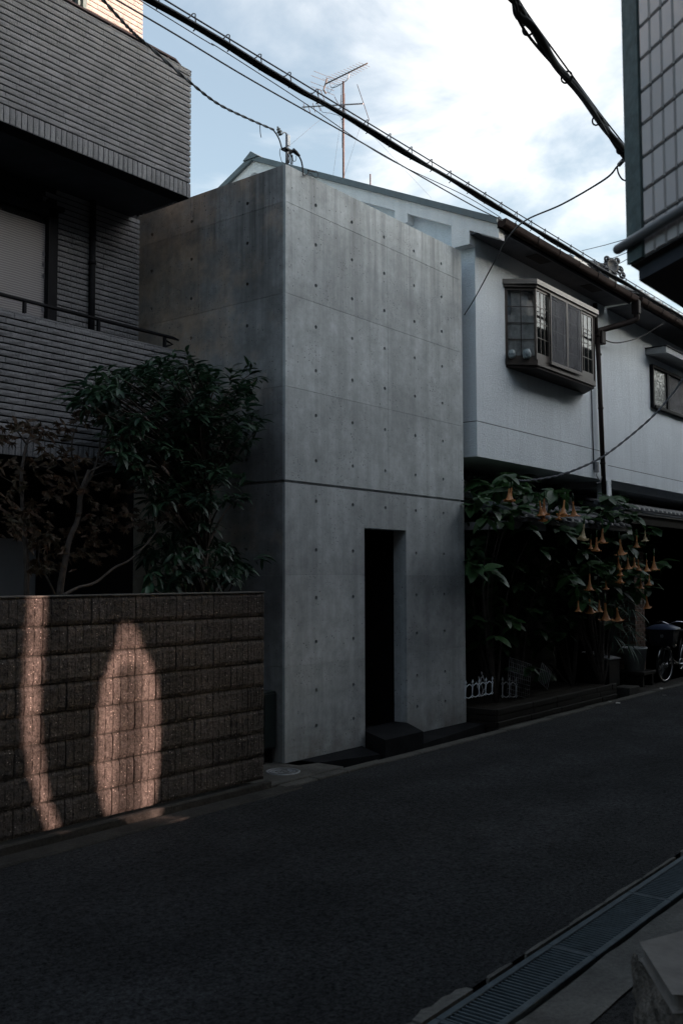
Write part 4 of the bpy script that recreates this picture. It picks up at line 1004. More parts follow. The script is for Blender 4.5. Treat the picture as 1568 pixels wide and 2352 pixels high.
b = MB(); b.prism([(-3.2, -6.2), (-5.2, -8.4), (-5.2, -13.9), (-1.5, -13.9), (-1.5, -5.6), (-3.2, -5.6)], 'Z', -.3, zA-.1); b.build('ground_floor_wall', 'plain_wall', CB)
b = MB(); slab(b, -.004, .088, .0, .012, zA+.004, 8.02); b.build('corner_trim', 'green_post', CB)
# mosaic of tall tiles, each recessed in dark grout
tw, thh = .065, .112; tb = MB()
cme = MB(); p0 = Vector((0, 0, 0))
P = [dirn*0+nrm*.0, dirn*tw*.9+nrm*0]
def ctile():
    b = MB(); g_ = .0042; vs = []
    for (s_, o_, z) in ((g_, .001, g_), (tw-g_, .001, g_), (tw-g_, .001, thh-g_), (g_, .001, thh-g_), (g_+.003, .008, g_+.003), (tw-g_-.003, .008, g_+.003), (tw-g_-.003, .008, thh-g_-.003), (g_+.003, .008, thh-g_-.003)):
        q = dirn*s_+nrm*o_; vs.append((q.x, q.y, z))
    return b.add(vs, [(7,6,5,4),(0,4,5,1)[::-1],(1,5,6,2)[::-1],(2,6,7,3)[::-1],(3,7,4,0)[::-1]])
cme = ctile().mesh('wall_tile', 'tile_pink'); cnt = 0; rest = MB()
for j in range(48):
    for i in range(34):
        q = Ap+dirn*(.092+i*tw); z = zA+.0+j*thh
        px = at_px(Vector((q.x, q.y, z)))
        if px[0] < 1640 and px[1] > -60 and cnt < 290: inst('wall_tile', cme, CB, (q.x, q.y, z)); cnt += 1
        else:
            t = ctile(); rest.add([(a+q.x, c+q.y, e+z) for a, c, e in t.v], t.f)
o = rest.build('wall_tile_field', 'tile_pink', CB); o['kind'] = 'stuff'
b = MB(); b.tube([W_(-.03, .030, zA+.065), W_(.3, .030, zA+.065), W_(2.6, .030, zA+.065)], .017, 14); b.lathe([(.017, 0), (.015, .008), (.009, .014), (0, .017)], W_(-.03, .030, zA+.065), tuple(-dirn), 14); b.build('edge_pipe', 'rail_grey', CB)

# added screen across the street and other unseen buildings (they shade the street)
OP = thing('added_sun_mask', (2, -6, 0), 'thin unseen screen added across the street to shape the sunlight', 'building')
# added unseen mask; openings traced along the sun cast the garden wall's patches
def to_screen(P, Y=-5.0): t = (Y-P.y)/SUN.y; q = P+SUN*t; return (q.x, q.z)
def zp(l, dx=0): return [at((x+dx)*.44, 1317+y*.44, 'Y', -.5) for x, y in l]
band = zp([(150,-150),(148,120),(140,280),(132,430),(125,600),(122,740),(125,870),(150,1040),(195,1200),(250,1345)], 7) + zp([(325,1340),(268,1200),(240,1040),(222,870),(215,740),(220,600),(232,430),(240,280),(248,120),(250,-150)], -7)
lens = zp([(664,252),(620,268),(604,330),(592,410),(556,490),(522,600),(507,720),(502,850),(497,1000),(512,1120),(540,1240)], 10)+zp([(640,1312),(700,1322),(748,1306)])+zp([(790,1290),(815,1200),(836,1050),(845,850),(842,700),(828,570),(804,480),(764,400),(738,330),(708,268)], -9)
hb, hl = [to_screen(p) for p in band], [to_screen(p) for p in lens]
outer = [(-2.1, -.3), (32.0, -.3), (32.0, 7.72), (3.4, 7.72), (3.4, 8.03), (-2.1, 8.03)]
def v3(l): return [Vector((a, c, 0)) for a, c in l]
tri = tessellate_polygon([v3(outer), v3(hb), v3(hl)]); allp = outer+hb+hl
b = MB(); b.add([(a, -5.0, c) for a, c in allp], [tuple(t) for t in tri]); b.add([(a, -5.012, c) for a, c in allp], [tuple(t) for t in tri])
b.build('sun_patch_mask', 'plain_wall', OP)
# slim bars added in the second opening to dim its sun patch
def bars():
    xs = [p[0] for p in hl]; zs = [p[1] for p in hl]; x0, x1, z0, z1 = min(xs), max(xs), min(zs), max(zs)
    b = MB()
    for f, wd in ((.33, .014), (.43, .018), (.54, .020), (.65, .014)): b.box((x0+(x1-x0)*f-wd, -5.01, z0), (x0+(x1-x0)*f+wd, -5.002, z0+(z1-z0)*.80))
    b.build('sun_dimming_bar', 'black_metal', OP); b = MB()
    for k in range(7): b.box((x0, -5.011, z1-.02-k*.035), (x1, -5.0, z1-.02-k*.035+.017-k*.0015))  # slats added to fade the top of that sun patch
    b.build('sun_dimming_slats', 'black_metal', OP)
bars()
b = MB(); b.box((32, -14, -.3), (32.2, -4.9, 7.7)); b.build('end_wall', 'plain_wall', OP)
for (n_, x0, y0, x1, y1, h, lab) in (('building', -30, -30, -6.7, -14.5, 9, 'plain block behind the camera lot, outside the photo'),
        ('building', -30, -13, -8.4, -4.9, 7.8, 'plain block left of the camera lot, outside the photo'),
        ('building', -30, 1.2, -7.05, 9, 5.0, 'plain block left of the tiled apartment house, outside the photo'),
        ('building', 16.1, .2, 32, 9, 6.5, 'plain house far up the street, outside the photo')):
    meta(MB().box((x0, y0, -.3), (x1, y1, h)).build(n_, 'plain_wall'), lab, 'building')

# ------------------------------------------------------------ planting bed, low fences, pillar, pots, bicycle
BEDY = -.36
PB = thing('planting_bed', (5, -.3, 0), 'raised bed edged with dark stacked boards at the foot of the flowering shrub', 'planter')
random.seed(5)
for r in range(5):
    x = 3.42
    while x < 7.0:
        l = min(random.uniform(.55, .95), 7.02-x); MB().bev((x+.004, BEDY+random.uniform(-.006, .006), -.18+r*.075+.004), (x+l-.004, BEDY+.05, -.18+(r+1)*.075-.002), .006).build('board', 'dark_wood', PB); x += l
for r in range(5): MB().bev((3.37, BEDY+.01, -.18+r*.075+.004), (3.415, .5, -.18+(r+1)*.075-.002), .006).build('board', 'dark_wood', PB)
b = MB(); vs = []; nx_ = 30
for j in range(7):
    for i in range(nx_+1): vs.append((3.42+3.6*i/nx_, BEDY+.05+j*.2, .16+.03*noise.noise(Vector((i*.7, j, 0)))))
b.add(vs, [(j*(nx_+1)+i, j*(nx_+1)+i+1, (j+1)*(nx_+1)+i+1, (j+1)*(nx_+1)+i) for j in range(6) for i in range(nx_)], True); b.build('soil', 'soil', PB, kind='stuff')

def picket(org, ex, ez, n, name, lab, mat, sc=1.0):
    """low ornamental plastic fence: rails of linked rhombs, slim posts with fleur-de-lis tips"""
    t = thing(name, org, lab, 'garden fence', 'little ornamental fences in the planting bed'); org = Vector(org); ex = Vector(ex).normalized(); ez = Vector(ez).normalized()
    def Q(u, v): return org+ex*u*sc+ez*v*sc
    pit = .215
    for v in (.02, .20):
        rl = MB()
        for i in range(n):
            u = i*pit
            rl.tube([Q(u-.03, v), Q(u, v+.025), Q(u+.03, v), Q(u, v-.025), Q(u-.03, v)], .0075*sc, 6)
            if i < n-1: rl.tube(bez([Q(u+.03, v), Q(u+pit/2, v+(.03 if v > .1 else -.02)), Q(u+pit-.03, v)], 4), .008*sc, 6)
        rl.build('fence_rail', mat, t)
    for i in range(n):
        u = i*pit; b = MB(); b.tube([Q(u, .045), Q(u, .10), Q(u, .175)], [.010*sc, .0075*sc, .010*sc], 8)
        b.lathe([(.006*sc, 0), (.006*sc, .03*sc), (.013*sc, .034*sc), (.006*sc, .04*sc), (.012*sc, .058*sc), (.0, .085*sc)], Q(u, .225), ez, 8)
        b.tube(bez([Q(u, .262), Q(u-.014, .272), Q(u-.026, .266), Q(u-.028, .255)], 3), .005*sc, 5); b.tube(bez([Q(u, .262), Q(u+.014, .272), Q(u+.026, .266), Q(u+.028, .255)], 3), .005*sc, 5)
        b.build('picket', mat, t)
f0 = at(1068, 1603, 'Y', -.31)
picket((f0.x, -.31, f0.z-.01), (1, -.03, .0), (0, -.05, 1), 5, 'ornamental_fence', 'bright white ornamental fence panel standing at the front of the bed by the concrete wall', 'white_iron', .68)
f1 = at(1162, 1600, 'Y', .0)
picket((f1.x-.1, .0, f1.z), (1, 0, -.10), (.22, .1, 1), 3, 'ornamental_fence', 'greyish ornamental fence piece leaning over behind the bright white one', 'old_white', .85)
f2 = at(1104, 1600, 'Y', -.15)
picket((f2.x, -.15, f2.z), (1, .3, .35), (-.45, .1, 1), 3, 'ornamental_fence', 'greyish ornamental fence piece tilted to the left behind the bright white one', 'old_white', .68)
def lattice(cx, cy, w_, h_, ang, Y, nx_, ny_, name, lab, mat, r):
    t = thing(name, at(cx, cy, 'Y', Y), lab, 'lattice'); o_ = at(cx, cy, 'Y', Y); ca, sa = math.cos(ang), math.sin(ang)
    def Q(u, v): return o_+Vector((u*ca-v*sa, 0, u*sa+v*ca))
    b = MB()
    for i in range(nx_+1): u = -w_/2+w_*i/nx_; b.tube([Q(u, -h_/2), Q(u, h_/2)], r, 4)
    for j in range(ny_+1): v = -h_/2+h_*j/ny_; b.tube([Q(-w_/2, v)+Vector((0, -r, 0)), Q(w_/2, v)+Vector((0, -r, 0))], r, 4)
    b.build('wire_grid', mat, t)
lattice(1192, 1558, .62, .46, -.22, .05, 11, 8, 'wire_lattice', 'grey wire grid leaning in the dark behind the ornamental fences', 'old_white', .0028)
lattice(1250, 1553, .30, .26, -.5, -.05, 6, 1, 'plant_rack', 'small grey slatted rack under the leaves right of the wire grid', 'old_white', .004)

# brick gate pillar with number plate
PI = thing('brick_pillar', (9.1, .2, 0), 'brown brick gate pillar with small plates at the right behind the hanging flowers', 'pillar')
px0, px1, py0 = 9.0, 9.46, .12
MB().box((px0+.008, py0+.008, 0), (px1-.008, py0+.44, 2.2)).build('mortar_core', 'mortar', PI)
bk = MB().bev((0, 0, 0), (.21, .1, .058), .003).mesh('brick', 'brick'); bks = MB().bev((0, 0, 0), (.1, .1, .058), .003).mesh('brick', 'brick')
for r in range(32):
    z = .02+r*.068
    xs_ = [(px0, bk), (px0+.22, bk)] if r % 2 else [(px0, bks), (px0+.115, bk), (px0+.335, bks)]
    for x, me in xs_: inst('brick', me, PI, (x+(.01 if me is bks else .005), py0, z))
    b_ = inst('brick', bk, PI, (px0+.0, py0+.33, z)); b_.rotation_euler = (0, 0, -math.pi/2)
p_ = at(1467, 1379, 'Y', py0); b = MB()
for dx in (0, .16): b.box((p_.x+dx, py0-.012, 1.31), (p_.x+dx+.11, py0-.001, 1.375))
b.build('name_plate', 'dark_box', PI)
b = MB()
for dx in (0, .16):
    b.box((p_.x+dx+.02, py0-.015, 1.35), (p_.x+dx+.09, py0-.0125, 1.36)); b.box((p_.x+dx+.02, py0-.015, 1.32), (p_.x+dx+.09, py0-.0125, 1.327))
b.build('plate_mark', 'old_white', PI)

PO = thing('plant_pot', (8.75, .0, .25), 'pale plastic bucket holding a spiky palm beside the brick pillar', 'pot')
pc_ = Vector((8.62, .0, .25))
b = MB(); b.lathe([(0, 0), (.155, 0), (.20, .34), (.215, .345), (.215, .37), (.195, .37), (.19, .33), (0, .32)], pc_, n=24); b.build('bucket', 'pot', PO)
ST = thing('pot_stand', (8.62, 0, 0), 'low dark stand with blocks under the pale bucket', 'stand')
b = MB(); b.bev((8.36, -.26, .19), (8.90, .26, .245), .006); b.box((8.40, -.22, 0), (8.47, .22, .19)); b.box((8.80, -.22, 0), (8.87, .22, .19)); b.build('stand_frame', 'dark_wood', ST)
b = MB(); b.bev((7.35, -.42, -.1), (7.75, -.15, .10), .01); meta(b.build('concrete_block', 'cement_dark'), 'dark concrete block at the corner where the planting bed ends', 'block')
BX = thing('storage_tub', (7.6, .0, .1), 'dark tub with a pale lid tipped open in front of the shrub', 'tub'); b = MB(); b.bev((7.3, -.12, .1), (7.72, .3, .50), .01); b.build('tub', 'dark_box', BX)
b = MB(); b.add([(7.28, -.14, .515), (7.74, -.14, .50), (7.80, .32, .58), (7.30, .32, .60), (7.28, -.14, .525), (7.74, -.14, .51), (7.80, .32, .59), (7.30, .32, .61)], [(0,3,2,1),(4,5,6,7),(0,1,5,4),(1,2,6,5),(2,3,7,6),(3,0,4,7)]); b.build('lid', 'old_white', BX)

# bicycle, parked along the kerb, facing the camera side
def bicycle():
    fw = at(1527, 1567, 'Z', .003); fx, fy = fw.x, fw.y; R_ = .30
    B = thing('bicycle', (fx, fy, 0), 'bicycle with a big black covered front basket, parked at the right edge', 'bicycle')
    hd = Vector((math.cos(.0), math.sin(.0), 0)); sd = Vector((-hd.y, hd.x, 0))
    fd = Vector((math.cos(-.10), math.sin(-.10), 0)); fs_ = Vector((-fd.y, fd.x, 0))
    O_ = Vector((fx, fy, 0))
    def wheel(c, ax):
        wh = MB().torus(c, R_-.012, .018, ax, 40, 8).build('wheel', 'rubber', B)
        MB().torus(c, R_-.034, .010, ax, 40, 6).build('rim', 'chrome', wh)
        b = MB(); q = Vector((0, 0, 1)).rotation_difference(ax)
        for k in range(28):
            a = 2*math.pi*k/28; e = c+q@Vector(((R_-.036)*math.cos(a), (R_-.036)*math.sin(a), 0)); a2 = a+(.6 if k % 2 else -.6)
            s_ = c+q@Vector((.022*math.cos(a2), .022*math.sin(a2), .028 if k % 4 < 2 else -.028)); b.tube([s_, e], .0014, 3, caps=False)
        b.build('spokes', 'chrome', wh); b = MB(); b.tube([c-ax*.05, c+ax*.05], .016, 10); b.tube([c-ax*.03, c-ax*.022], .03, 10); b.tube([c+ax*.022, c+ax*.03], .03, 10); b.build('hub', 'chrome', wh)
    cf = O_+Vector((0, 0, R_)); cb_ = O_+hd*1.08+Vector((0, 0, R_)); wheel(cf, fs_); wheel(cb_, sd)
    hb_ = O_+hd*.16+Vector((0, 0, .66)); ht = O_+hd*.22+Vector((0, 0, .82)); bb_ = O_+hd*.62+Vector((0, 0, .27)); se = O_+hd*.80+Vector((0, 0, .80))
    b = MB(); b.tube([hb_, ht], .02, 8); b.tube(bez([hb_+Vector((0, 0, .02)), O_+hd*.38+Vector((0, 0, .36)), bb_], 6), .018, 8); b.tube([bb_, se-Vector((0, 0, .1))], .016, 8)
    for s_ in (-1, 1):
        b.tube([bb_+sd*.02*s_, cb_+sd*.055*s_], .010, 6); b.tube([se-Vector((0, 0, .14))+sd*.012*s_, cb_+sd*.055*s_], .008, 6)
        b.tube([hb_, hb_-hd*.02-Vector((0, 0, .06))+fs_*.045*s_, cf+fs_*.055*s_], .011, 6)
    b.build('frame', 'dark_box', B)
    b = MB(); b.tube([ht, ht+Vector((0, 0, .14))], .013, 8)
    for s_ in (-1, 1): b.tube(bez([ht+Vector((0, 0, .14)), ht+sd*.12*s_+Vector((0, 0, .19))-hd*.03, ht+sd*.24*s_+Vector((0, 0, .18))+hd*.06, ht+sd*.27*s_+Vector((0, 0, .17))+hd*.2], 6), .011, 8)
    h_ = b.build('handlebar', 'chrome', B)
    for s_ in (-1, 1): MB().tube([ht+sd*.265*s_+Vector((0, 0, .17))+hd*.13, ht+sd*.272*s_+Vector((0, 0, .168))+hd*.24], .016, 8).build('grip', 'rubber', h_)
    b = MB(); b.lathe([(0, .03), (.05, .028), (.09, .01), (.10, -.02), (.04, -.04)], se+Vector((.02, 0, .03)), (0, 0, 1), 14); b.tube([se-Vector((0, 0, .1)), se], .013, 8); b.build('saddle', 'rubber', B)
    # basket in a black cover
    b = MB(); c = O_+Vector((-.06, 0, .62)); v = []
    for z, w_, d_ in ((0, .17, .13), (.06, .20, .16), (.27, .235, .20)):
        for k in range(16):
            a = 2*math.pi*k/16+math.pi/16; sx = max(-1, min(1, 1.35*math.cos(a))); sy = max(-1, min(1, 1.35*math.sin(a))); v.append(c+Vector((sx*d_, sy*w_, z)))
    b.add(v, [(r*16+k, r*16+(k+1) % 16, (r+1)*16+(k+1) % 16, (r+1)*16+k) for r in range(2) for k in range(16)]+[tuple(range(15, -1, -1))]); k_ = b.build('basket', 'bag', B)
    b = MB(); v = []
    for z, f in ((.272, 1.04), (.30, 1.0), (.345, .55), (.36, .1)):
        for k in range(16):
            a = 2*math.pi*k/16+math.pi/16; sx = max(-1, min(1, 1.35*math.cos(a))); sy = max(-1, min(1, 1.35*math.sin(a))); v.append(c+Vector((sx*.20*f, sy*.235*f, z)))
    b.add(v, [(r*16+k, r*16+(k+1) % 16, (r+1)*16+(k+1) % 16, (r+1)*16+k) for r in range(3) for k in range(16)]+[tuple(range(48, 64))], True); b.build('basket_lid', 'bag_blue', k_)
    b = MB(); x = c.x-.205; 
    for (y0, y1, z0, z1) in ((-.075, -.03, .145, .15), (-.075, -.03, .185, .19), (-.075, -.07, .15, .185), (-.035, -.03, .15, .185), (-.06, -.045, .16, .175)): b.box((x, c.y+y0, c.z+z0), (x+.004, c.y+y1, c.z+z1))
    b.build('basket_badge', 'old_white', k_)
    b = MB()
    for (w_, a0, a1) in ((cb_, .1, 2.6),):
        q = Vector((0, 0, 1)).rotation_difference(sd)
    for (cc, ax_, a0, a1) in ((cf, fs_, -.5, 1.9), (cb_, sd, -.9, 2.3)):
        P = []
        for i in range(13):
            a = a0+(a1-a0)*i/12; P.append(cc+Vector((math.sin(a-.7)*(R_+.03), 0, math.cos(a-.7)*(R_+.03))))
        b.tube(P, .014, 6)
    b.build('mudguard', 'chrome', B)
    b = MB(); b.tube([bb_-sd*.10, bb_+sd*.10], .012, 8); b.tube([bb_-sd*.09, bb_-sd*.09+Vector((.12, 0, -.1))], .010, 6); b.tube([bb_+sd*.09, bb_+sd*.09+Vector((-.12, 0, .1))], .010, 6); b.torus(bb_-sd*.05, .085, .006, sd, 20, 5); b.build('crank', 'chrome', B)
    b = MB(); b.tube([cb_+sd*.07, cb_+sd*.08+Vector((.16, 0, -.29))], .008, 6); b.build('kickstand', 'chrome', B)
    b = MB(); p = hb_+Vector((-.06, -.11, -.05)); b.lathe([(0, 0), (.03, .01), (.035, .05), (.02, .07)], p, (1, 0, 0), 10); b.build('headlamp', 'chrome', B)
bicycle()

# near stone planter block at the bottom right
SB = thing('stone_planter', (-3.7, -5.1, 0), 'rough dark stone block with smooth pale cap, blurred at the bottom right corner', 'stone block')
zc = .50
c1, c2, c3 = at(1476, 2166, 'Z', zc), at(1640, 2121, 'Z', zc), at(1549, 2281, 'Z', zc); c4 = c3+Vector((.25, -.35, 0))
c5 = c2+Vector((.1, -.5, 0))
pg = [(p.x, p.y) for p in (c1, c3, c4, c5, c2)]
b = MB(); b.prism(pg, 'Z', zc-.055, zc); cap = b.build('cap_stone', 'stone_cap', SB)
bv = cap.modifiers.new('b', 'BEVEL'); bv.width = .012; bv.segments = 2
s0 = at(1452, 2190, 'Z', zc-.06)
random.seed(3)
b = MB(); A0 = Vector((s0.x, s0.y, 0)); A1 = Vector((c3.x-.03, c3.y-.03, 0)); A2 = Vector((c4.x, c4.y, 0)); vs = []; nx_, nz_ = 26, 14
side = (A1-A0).normalized(); on = Vector((side.y, -side.x, 0))
for j in range(nz_+1):
    for i in range(nx_+1):
        t = i/nx_; p = A0.lerp(A1, t*1.3); z = -.05+(zc-.055+.05)*j/nz_
        d_ = noise.noise(Vector((t*5, z*9, 2)))*.035+noise.noise(Vector((t*14, z*24, 5)))*.015
        vs.append((p.x+on.x*d_, p.y+on.y*d_, z))
b.add(vs, [(j*(nx_+1)+i, j*(nx_+1)+i+1, (j+1)*(nx_+1)+i+1, (j+1)*(nx_+1)+i) for j in range(nz_) for i in range(nx_)], True); b.build('rough_face', 'stone', SB)
b = MB(); b.prism([(s0.x+.06, s0.y-.02), (c3.x+.02, c3.y-.0), (c4.x, c4.y), (c5.x, c5.y-.1), (c2.x-.05, c2.y-.03)], 'Z', -.1, zc-.06); b.build('core', 'stone', SB)

# litter on the road
for (x, y, lab) in ((1399, 1614, 'crumpled pale scrap of litter by the kerb near the concrete block'), (1418, 1617, 'tiny pale scrap just right of the crumpled litter'), (1517, 1584, 'thin pale scrap on the road below the bicycle'), (1524, 1600, 'second thin pale scrap on the road, nearer than the first')):
    p = at(x, y, 'Z', .012); b = MB(); vs = []
    for k in range(7): a = k*.9; vs.append((p.x+.05*math.cos(a)*random.uniform(.4, 1.2), p.y+.03*math.sin(a), .02+.02*random.random()))
    b.add(vs, [tuple(range(7))]); meta(b.build('litter', 'litter'), lab, 'litter')

# ------------------------------------------------------------ plants
def leaf_mesh(name, mat, L_, W_2, bend=.25, fold=.25, seg=5, shape=None):
    b = MB(); vs = []
    for i in range(seg+1):
        t = i/seg; w_ = W_2*(shape(t) if shape else math.sin(math.pi*min(1, t*.94+.03))**.8)
        z = -bend*L_*t*t
        vs += [(-w_, L_*t, z+fold*w_), (0, L_*t, z), (w_, L_*t, z+fold*w_)]
    b.add(vs, [(3*i+k, 3*i+k+1, 3*i+k+4, 3*i+k+3) for i in range(seg) for k in (0, 1)], True)
    return b.mesh(name, mat), b
def maple_mesh(name, mat, R_):
    b = MB(); vs = [(0, 0, 0)]; n = 7
    for k in range(n):
        a = math.pi/2+(k-3)*math.radians(37); l = R_*(1, .95, .78, .5)[abs(k-3)]
        vs.append((l*math.cos(a), l*math.sin(a), -.25*l)); a2 = a+math.radians(18.5)
        if k < n-1: vs.append((R_*.30*math.cos(a2), R_*.30*math.sin(a2), -.02))
    for k in range(n-1): b.f.append((0, 1+2*k, 2+2*k)); b.f.append((0, 2+2*k, 3+2*k)); b.sm += [False]*2
    # lobes: give width at their root
    b.v = vs; return b.mesh(name, mat), b
def frame_(d, up, roll=0):
    d = d.normalized(); x = d.cross(up); 
    if x.length < 1e-3: x = Vector((1, 0, 0))
    x.normalize(); z = x.cross(d); m_ = Matrix((x, d, z)).transposed(); return m_.to_4x4() @ Matrix.Rotation(roll, 4, 'Y')
def place_leaves(parent, mats, me, mb, mat, nobj, name='leaf', field='leaf_mass'):
    mats.sort(key=lambda m_: (m_.translation-Cv).length)
    for m_ in mats[:nobj]: inst(name, me, parent, None, mw=m_)
    if len(mats) > nobj:
        big = MB()
        for m_ in mats[nobj:]: big.add([m_@Vector(v) for v in mb.v], mb.f, True)
        o = big.build(field, mat, parent); o['kind'] = 'stuff'
def inpoly(x, y, P):
    c = False; j = len(P)-1
    for i in range(len(P)):
        if (P[i][1] > y) != (P[j][1] > y) and x < (P[j][0]-P[i][0])*(y-P[i][1])/(P[j][1]-P[i][1])+P[i][0]: c = not c
        j = i
    return c
def sample(P, rnd):
    xs = [p[0] for p in P]; ys_ = [p[1] for p in P]
    while 1:
        x, y = rnd.uniform(min(xs), max(xs)), rnd.uniform(min(ys_), max(ys_))
        if inpoly(x, y, P): return x, y
# evergreen tree behind the garden wall
rnd = random.Random(11)
ET = thing('evergreen_tree', (-.75, .2, 0), 'dark evergreen tree with long drooping leaves between the block wall and the balcony', 'tree')
EP = [(170, 905), (225, 850), (300, 850), (380, 822), (430, 815), (480, 850), (520, 855), (575, 835), (575, 890), (590, 960), (580, 1010), (530, 1080), (545, 1120), (520, 1160), (500, 1200), (555, 1250), (600, 1285), (550, 1330), (470, 1365), (330, 1365), (335, 1200), (330, 1100), (250, 1040), (240, 970)]
tips = []
hub_ = Vector((-.75, .25, 2.2))
for i in range(520):
    x, y = sample(EP, rnd); Yc = rnd.uniform(-.28, .75)
    if y > 1150 and rnd.random() < .35: continue
    tips.append(at(x, y, 'Y', Yc))
for (x, y) in ((575, 838), (590, 870), (598, 965), (585, 995), (165, 915), (185, 925), (230, 855), (430, 818), (600, 1280), (470, 850), (400, 825), (555, 1140), (560, 1100)): tips.append(at(x, y, 'Y', rnd.uniform(-.2, .3)))
tr = MB(); tr.tube(bez([(-.7, .2, -.1), (-.72, .22, .8), (-.85, .25, 1.6), (-.8, .25, 2.4), (-.9, .3, 3.2)], 5), [.07, .07, .068, .066, .064, .06, .06, .058, .056, .054, .05, .05, .048, .046, .042, .04, .036, .03, .026, .02, .02][:21], 9)
tr.build('trunk', 'bark', ET)
br = MB()
for p in tips[::2]:
    o_ = Vector((-.8, .25, min(3.1, max(.9, p.z-.5)))); mid = o_.lerp(p, .55)+Vector((rnd.uniform(-.08, .08), rnd.uniform(-.08, .08), .06)); br.tube(bez([o_, mid, p], 4), [.018, .016, .014, .011, .009, .007, .006, .005, .004], 5)
br.build('branches', 'bark', ET)
lm, lb_ = leaf_mesh('leaf', 'leaf_green', .122, .017, .38, .3)
Ms = []
for p in tips:
    out_ = (p-hub_); out_.z = out_.z*.4+.15; out_.normalize()
    for k in range(rnd.randint(9, 14)):
        a = rnd.uniform(0, 2*math.pi); d = Vector((math.cos(a), math.sin(a), rnd.uniform(-.7, .5)))*.8+out_*.7; d.z -= .15
        s_ = rnd.uniform(.7, 1.2); q = p+out_*rnd.uniform(-.10, .04)+Vector((0, 0, rnd.uniform(-.02, .02)))
        Ms.append(Matrix.Translation(q)@frame_(d, Vector((0, 0, 1)), rnd.uniform(-.5, .5))@Matrix.Scale(s_, 4))
place_leaves(ET, Ms, lm, lb_, 'leaf_green', 280)

# maple
MT = thing('maple_tree', (-2.0, .2, 0), 'thin-branched maple with sparse brown and orange leaves at the left behind the block wall', 'tree')
def YY(l, Y): return [at(x, y, 'Y', Y) for x, y in l]
rnd = random.Random(4)
BR = [([(150, 1460), (138, 1372), (150, 1290), (160, 1240), (180, 1190), (185, 1135), (205, 1080)], -.05, .030, .014),
      ([(185, 1180), (190, 1130), (212, 1090), (228, 1040), (232, 1000), (246, 960)], 0, .016, .004),
      ([(230, 1060), (245, 1020), (262, 975), (290, 945)], 0, .012, .003),
      ([(60, 1460), (62, 1300), (56, 1220), (52, 1150), (50, 1090), (62, 1020), (75, 990), (58, 960)], .1, .022, .006),
      ([(145, 1368), (180, 1350), (220, 1338), (262, 1305), (300, 1285), (345, 1240), (372, 1205), (400, 1190)], -.15, .014, .003),
      ([(205, 1085), (250, 1060), (290, 1030), (330, 1010)], -.05, .010, .003),
      ([(200, 1100), (240, 1085), (290, 1082), (320, 1078)], .1, .007, .002),
      ([(185, 1130), (172, 1080), (165, 1030), (175, 985), (205, 955)], .05, .010, .003),
      ([(52, 1140), (30, 1110), (5, 1095)], .0, .006, .002), ([(62, 1020), (40, 990), (15, 965)], .1, .008, .003), ([(62, 1020), (95, 1000), (120, 985)], .0, .006, .002), ([(130, 1372), (110, 1330), (90, 1290), (95, 1240)], .1, .010, .004)]
b = MB(); anchors = []
for pts, Y, r0, r1 in BR:
    cur = bez(YY(pts, Y), 5); n = len(cur); b.tube(cur, [r0+(r1-r0)*i/(n-1) for i in range(n)], 7)
    for i in range(n//3, n, 2): anchors.append(cur[i])
b.build('branches', 'bark', MT)
CL = [(60, 980), (30, 975), (15, 1060), (40, 1100), (90, 1060), (110, 1090), (155, 1050), (130, 1040), (165, 1095), (200, 1060), (240, 1040), (270, 1010), (100, 1000), (150, 990), (20, 1150), (60, 1170), (90, 1180), (40, 1190), (30, 1210), (60, 1225), (100, 1215), (90, 1245), (130, 1240), (170, 1220), (220, 1215), (250, 1190), (270, 1195), (300, 1170), (320, 1200), (290, 1120), (330, 1090), (310, 1075), (355, 1075), (250, 1110), (200, 1120), (160, 1130), (120, 1130), (190, 1260), (150, 1265), (210, 1275), (240, 1255), (110, 1290), (95, 1300), (125, 1300), (75, 1200), (10, 1005), (210, 1165), (185, 960), (215, 950), (360, 1180), (385, 1170)]
mm, mmb = maple_mesh('leaf', 'leaf_maple', .062); Ms = []
for (x, y) in CL:
    for k in range(11):
        p = at(x+rnd.gauss(0, 17), y+rnd.gauss(0, 12), 'Y', rnd.uniform(-.25, .4)); d = Vector((rnd.uniform(-1, 1), rnd.uniform(-1, .4), rnd.uniform(-.9, .1)))
        Ms.append(Matrix.Translation(p)@frame_(d, Vector((0, -.4, 1)), rnd.uniform(-.8, .8))@Matrix.Scale(rnd.uniform(.7, 1.25), 4))
place_leaves(MT, Ms, mm, mmb, 'leaf_maple', 280)

# angel's trumpet shrub with hanging orange flowers
FS = thing('flowering_shrub', (5.5, .1, 0), 'big broad-leaved shrub with hanging orange trumpet flowers under the white house', 'shrub')
rnd = random.Random(21)
FP = [(1075, 1100), (1160, 1085), (1200, 1090), (1240, 1130), (1330, 1130), (1345, 1160), (1390, 1150), (1400, 1115), (1450, 1150), (1455, 1190), (1490, 1205), (1505, 1270), (1530, 1290), (1500, 1310), (1490, 1360), (1440, 1370), (1420, 1440), (1350, 1420), (1290, 1480), (1250, 1560), (1180, 1540), (1120, 1500), (1075, 1440)]
def sw(t): return (math.sin(math.pi*min(1, t*.93+.05))**.75)*(1.05-.35*t)
bl, blb = leaf_mesh('leaf', 'leaf_broad', .27, .082, .22, .15, 6, sw)
Ms = []; ft_ = []
for i in range(480):
    x, y = sample(FP, rnd)
    if y > 1400 and rnd.random() < .4: continue
    if x < 1260 and y > 1190 and rnd.random() < .15: continue
    p = at(x, y, 'Y', rnd.uniform(-.12, .7) if (x < 1300 and y > 1180) else rnd.uniform(-.6, .6)); ft_.append(p)
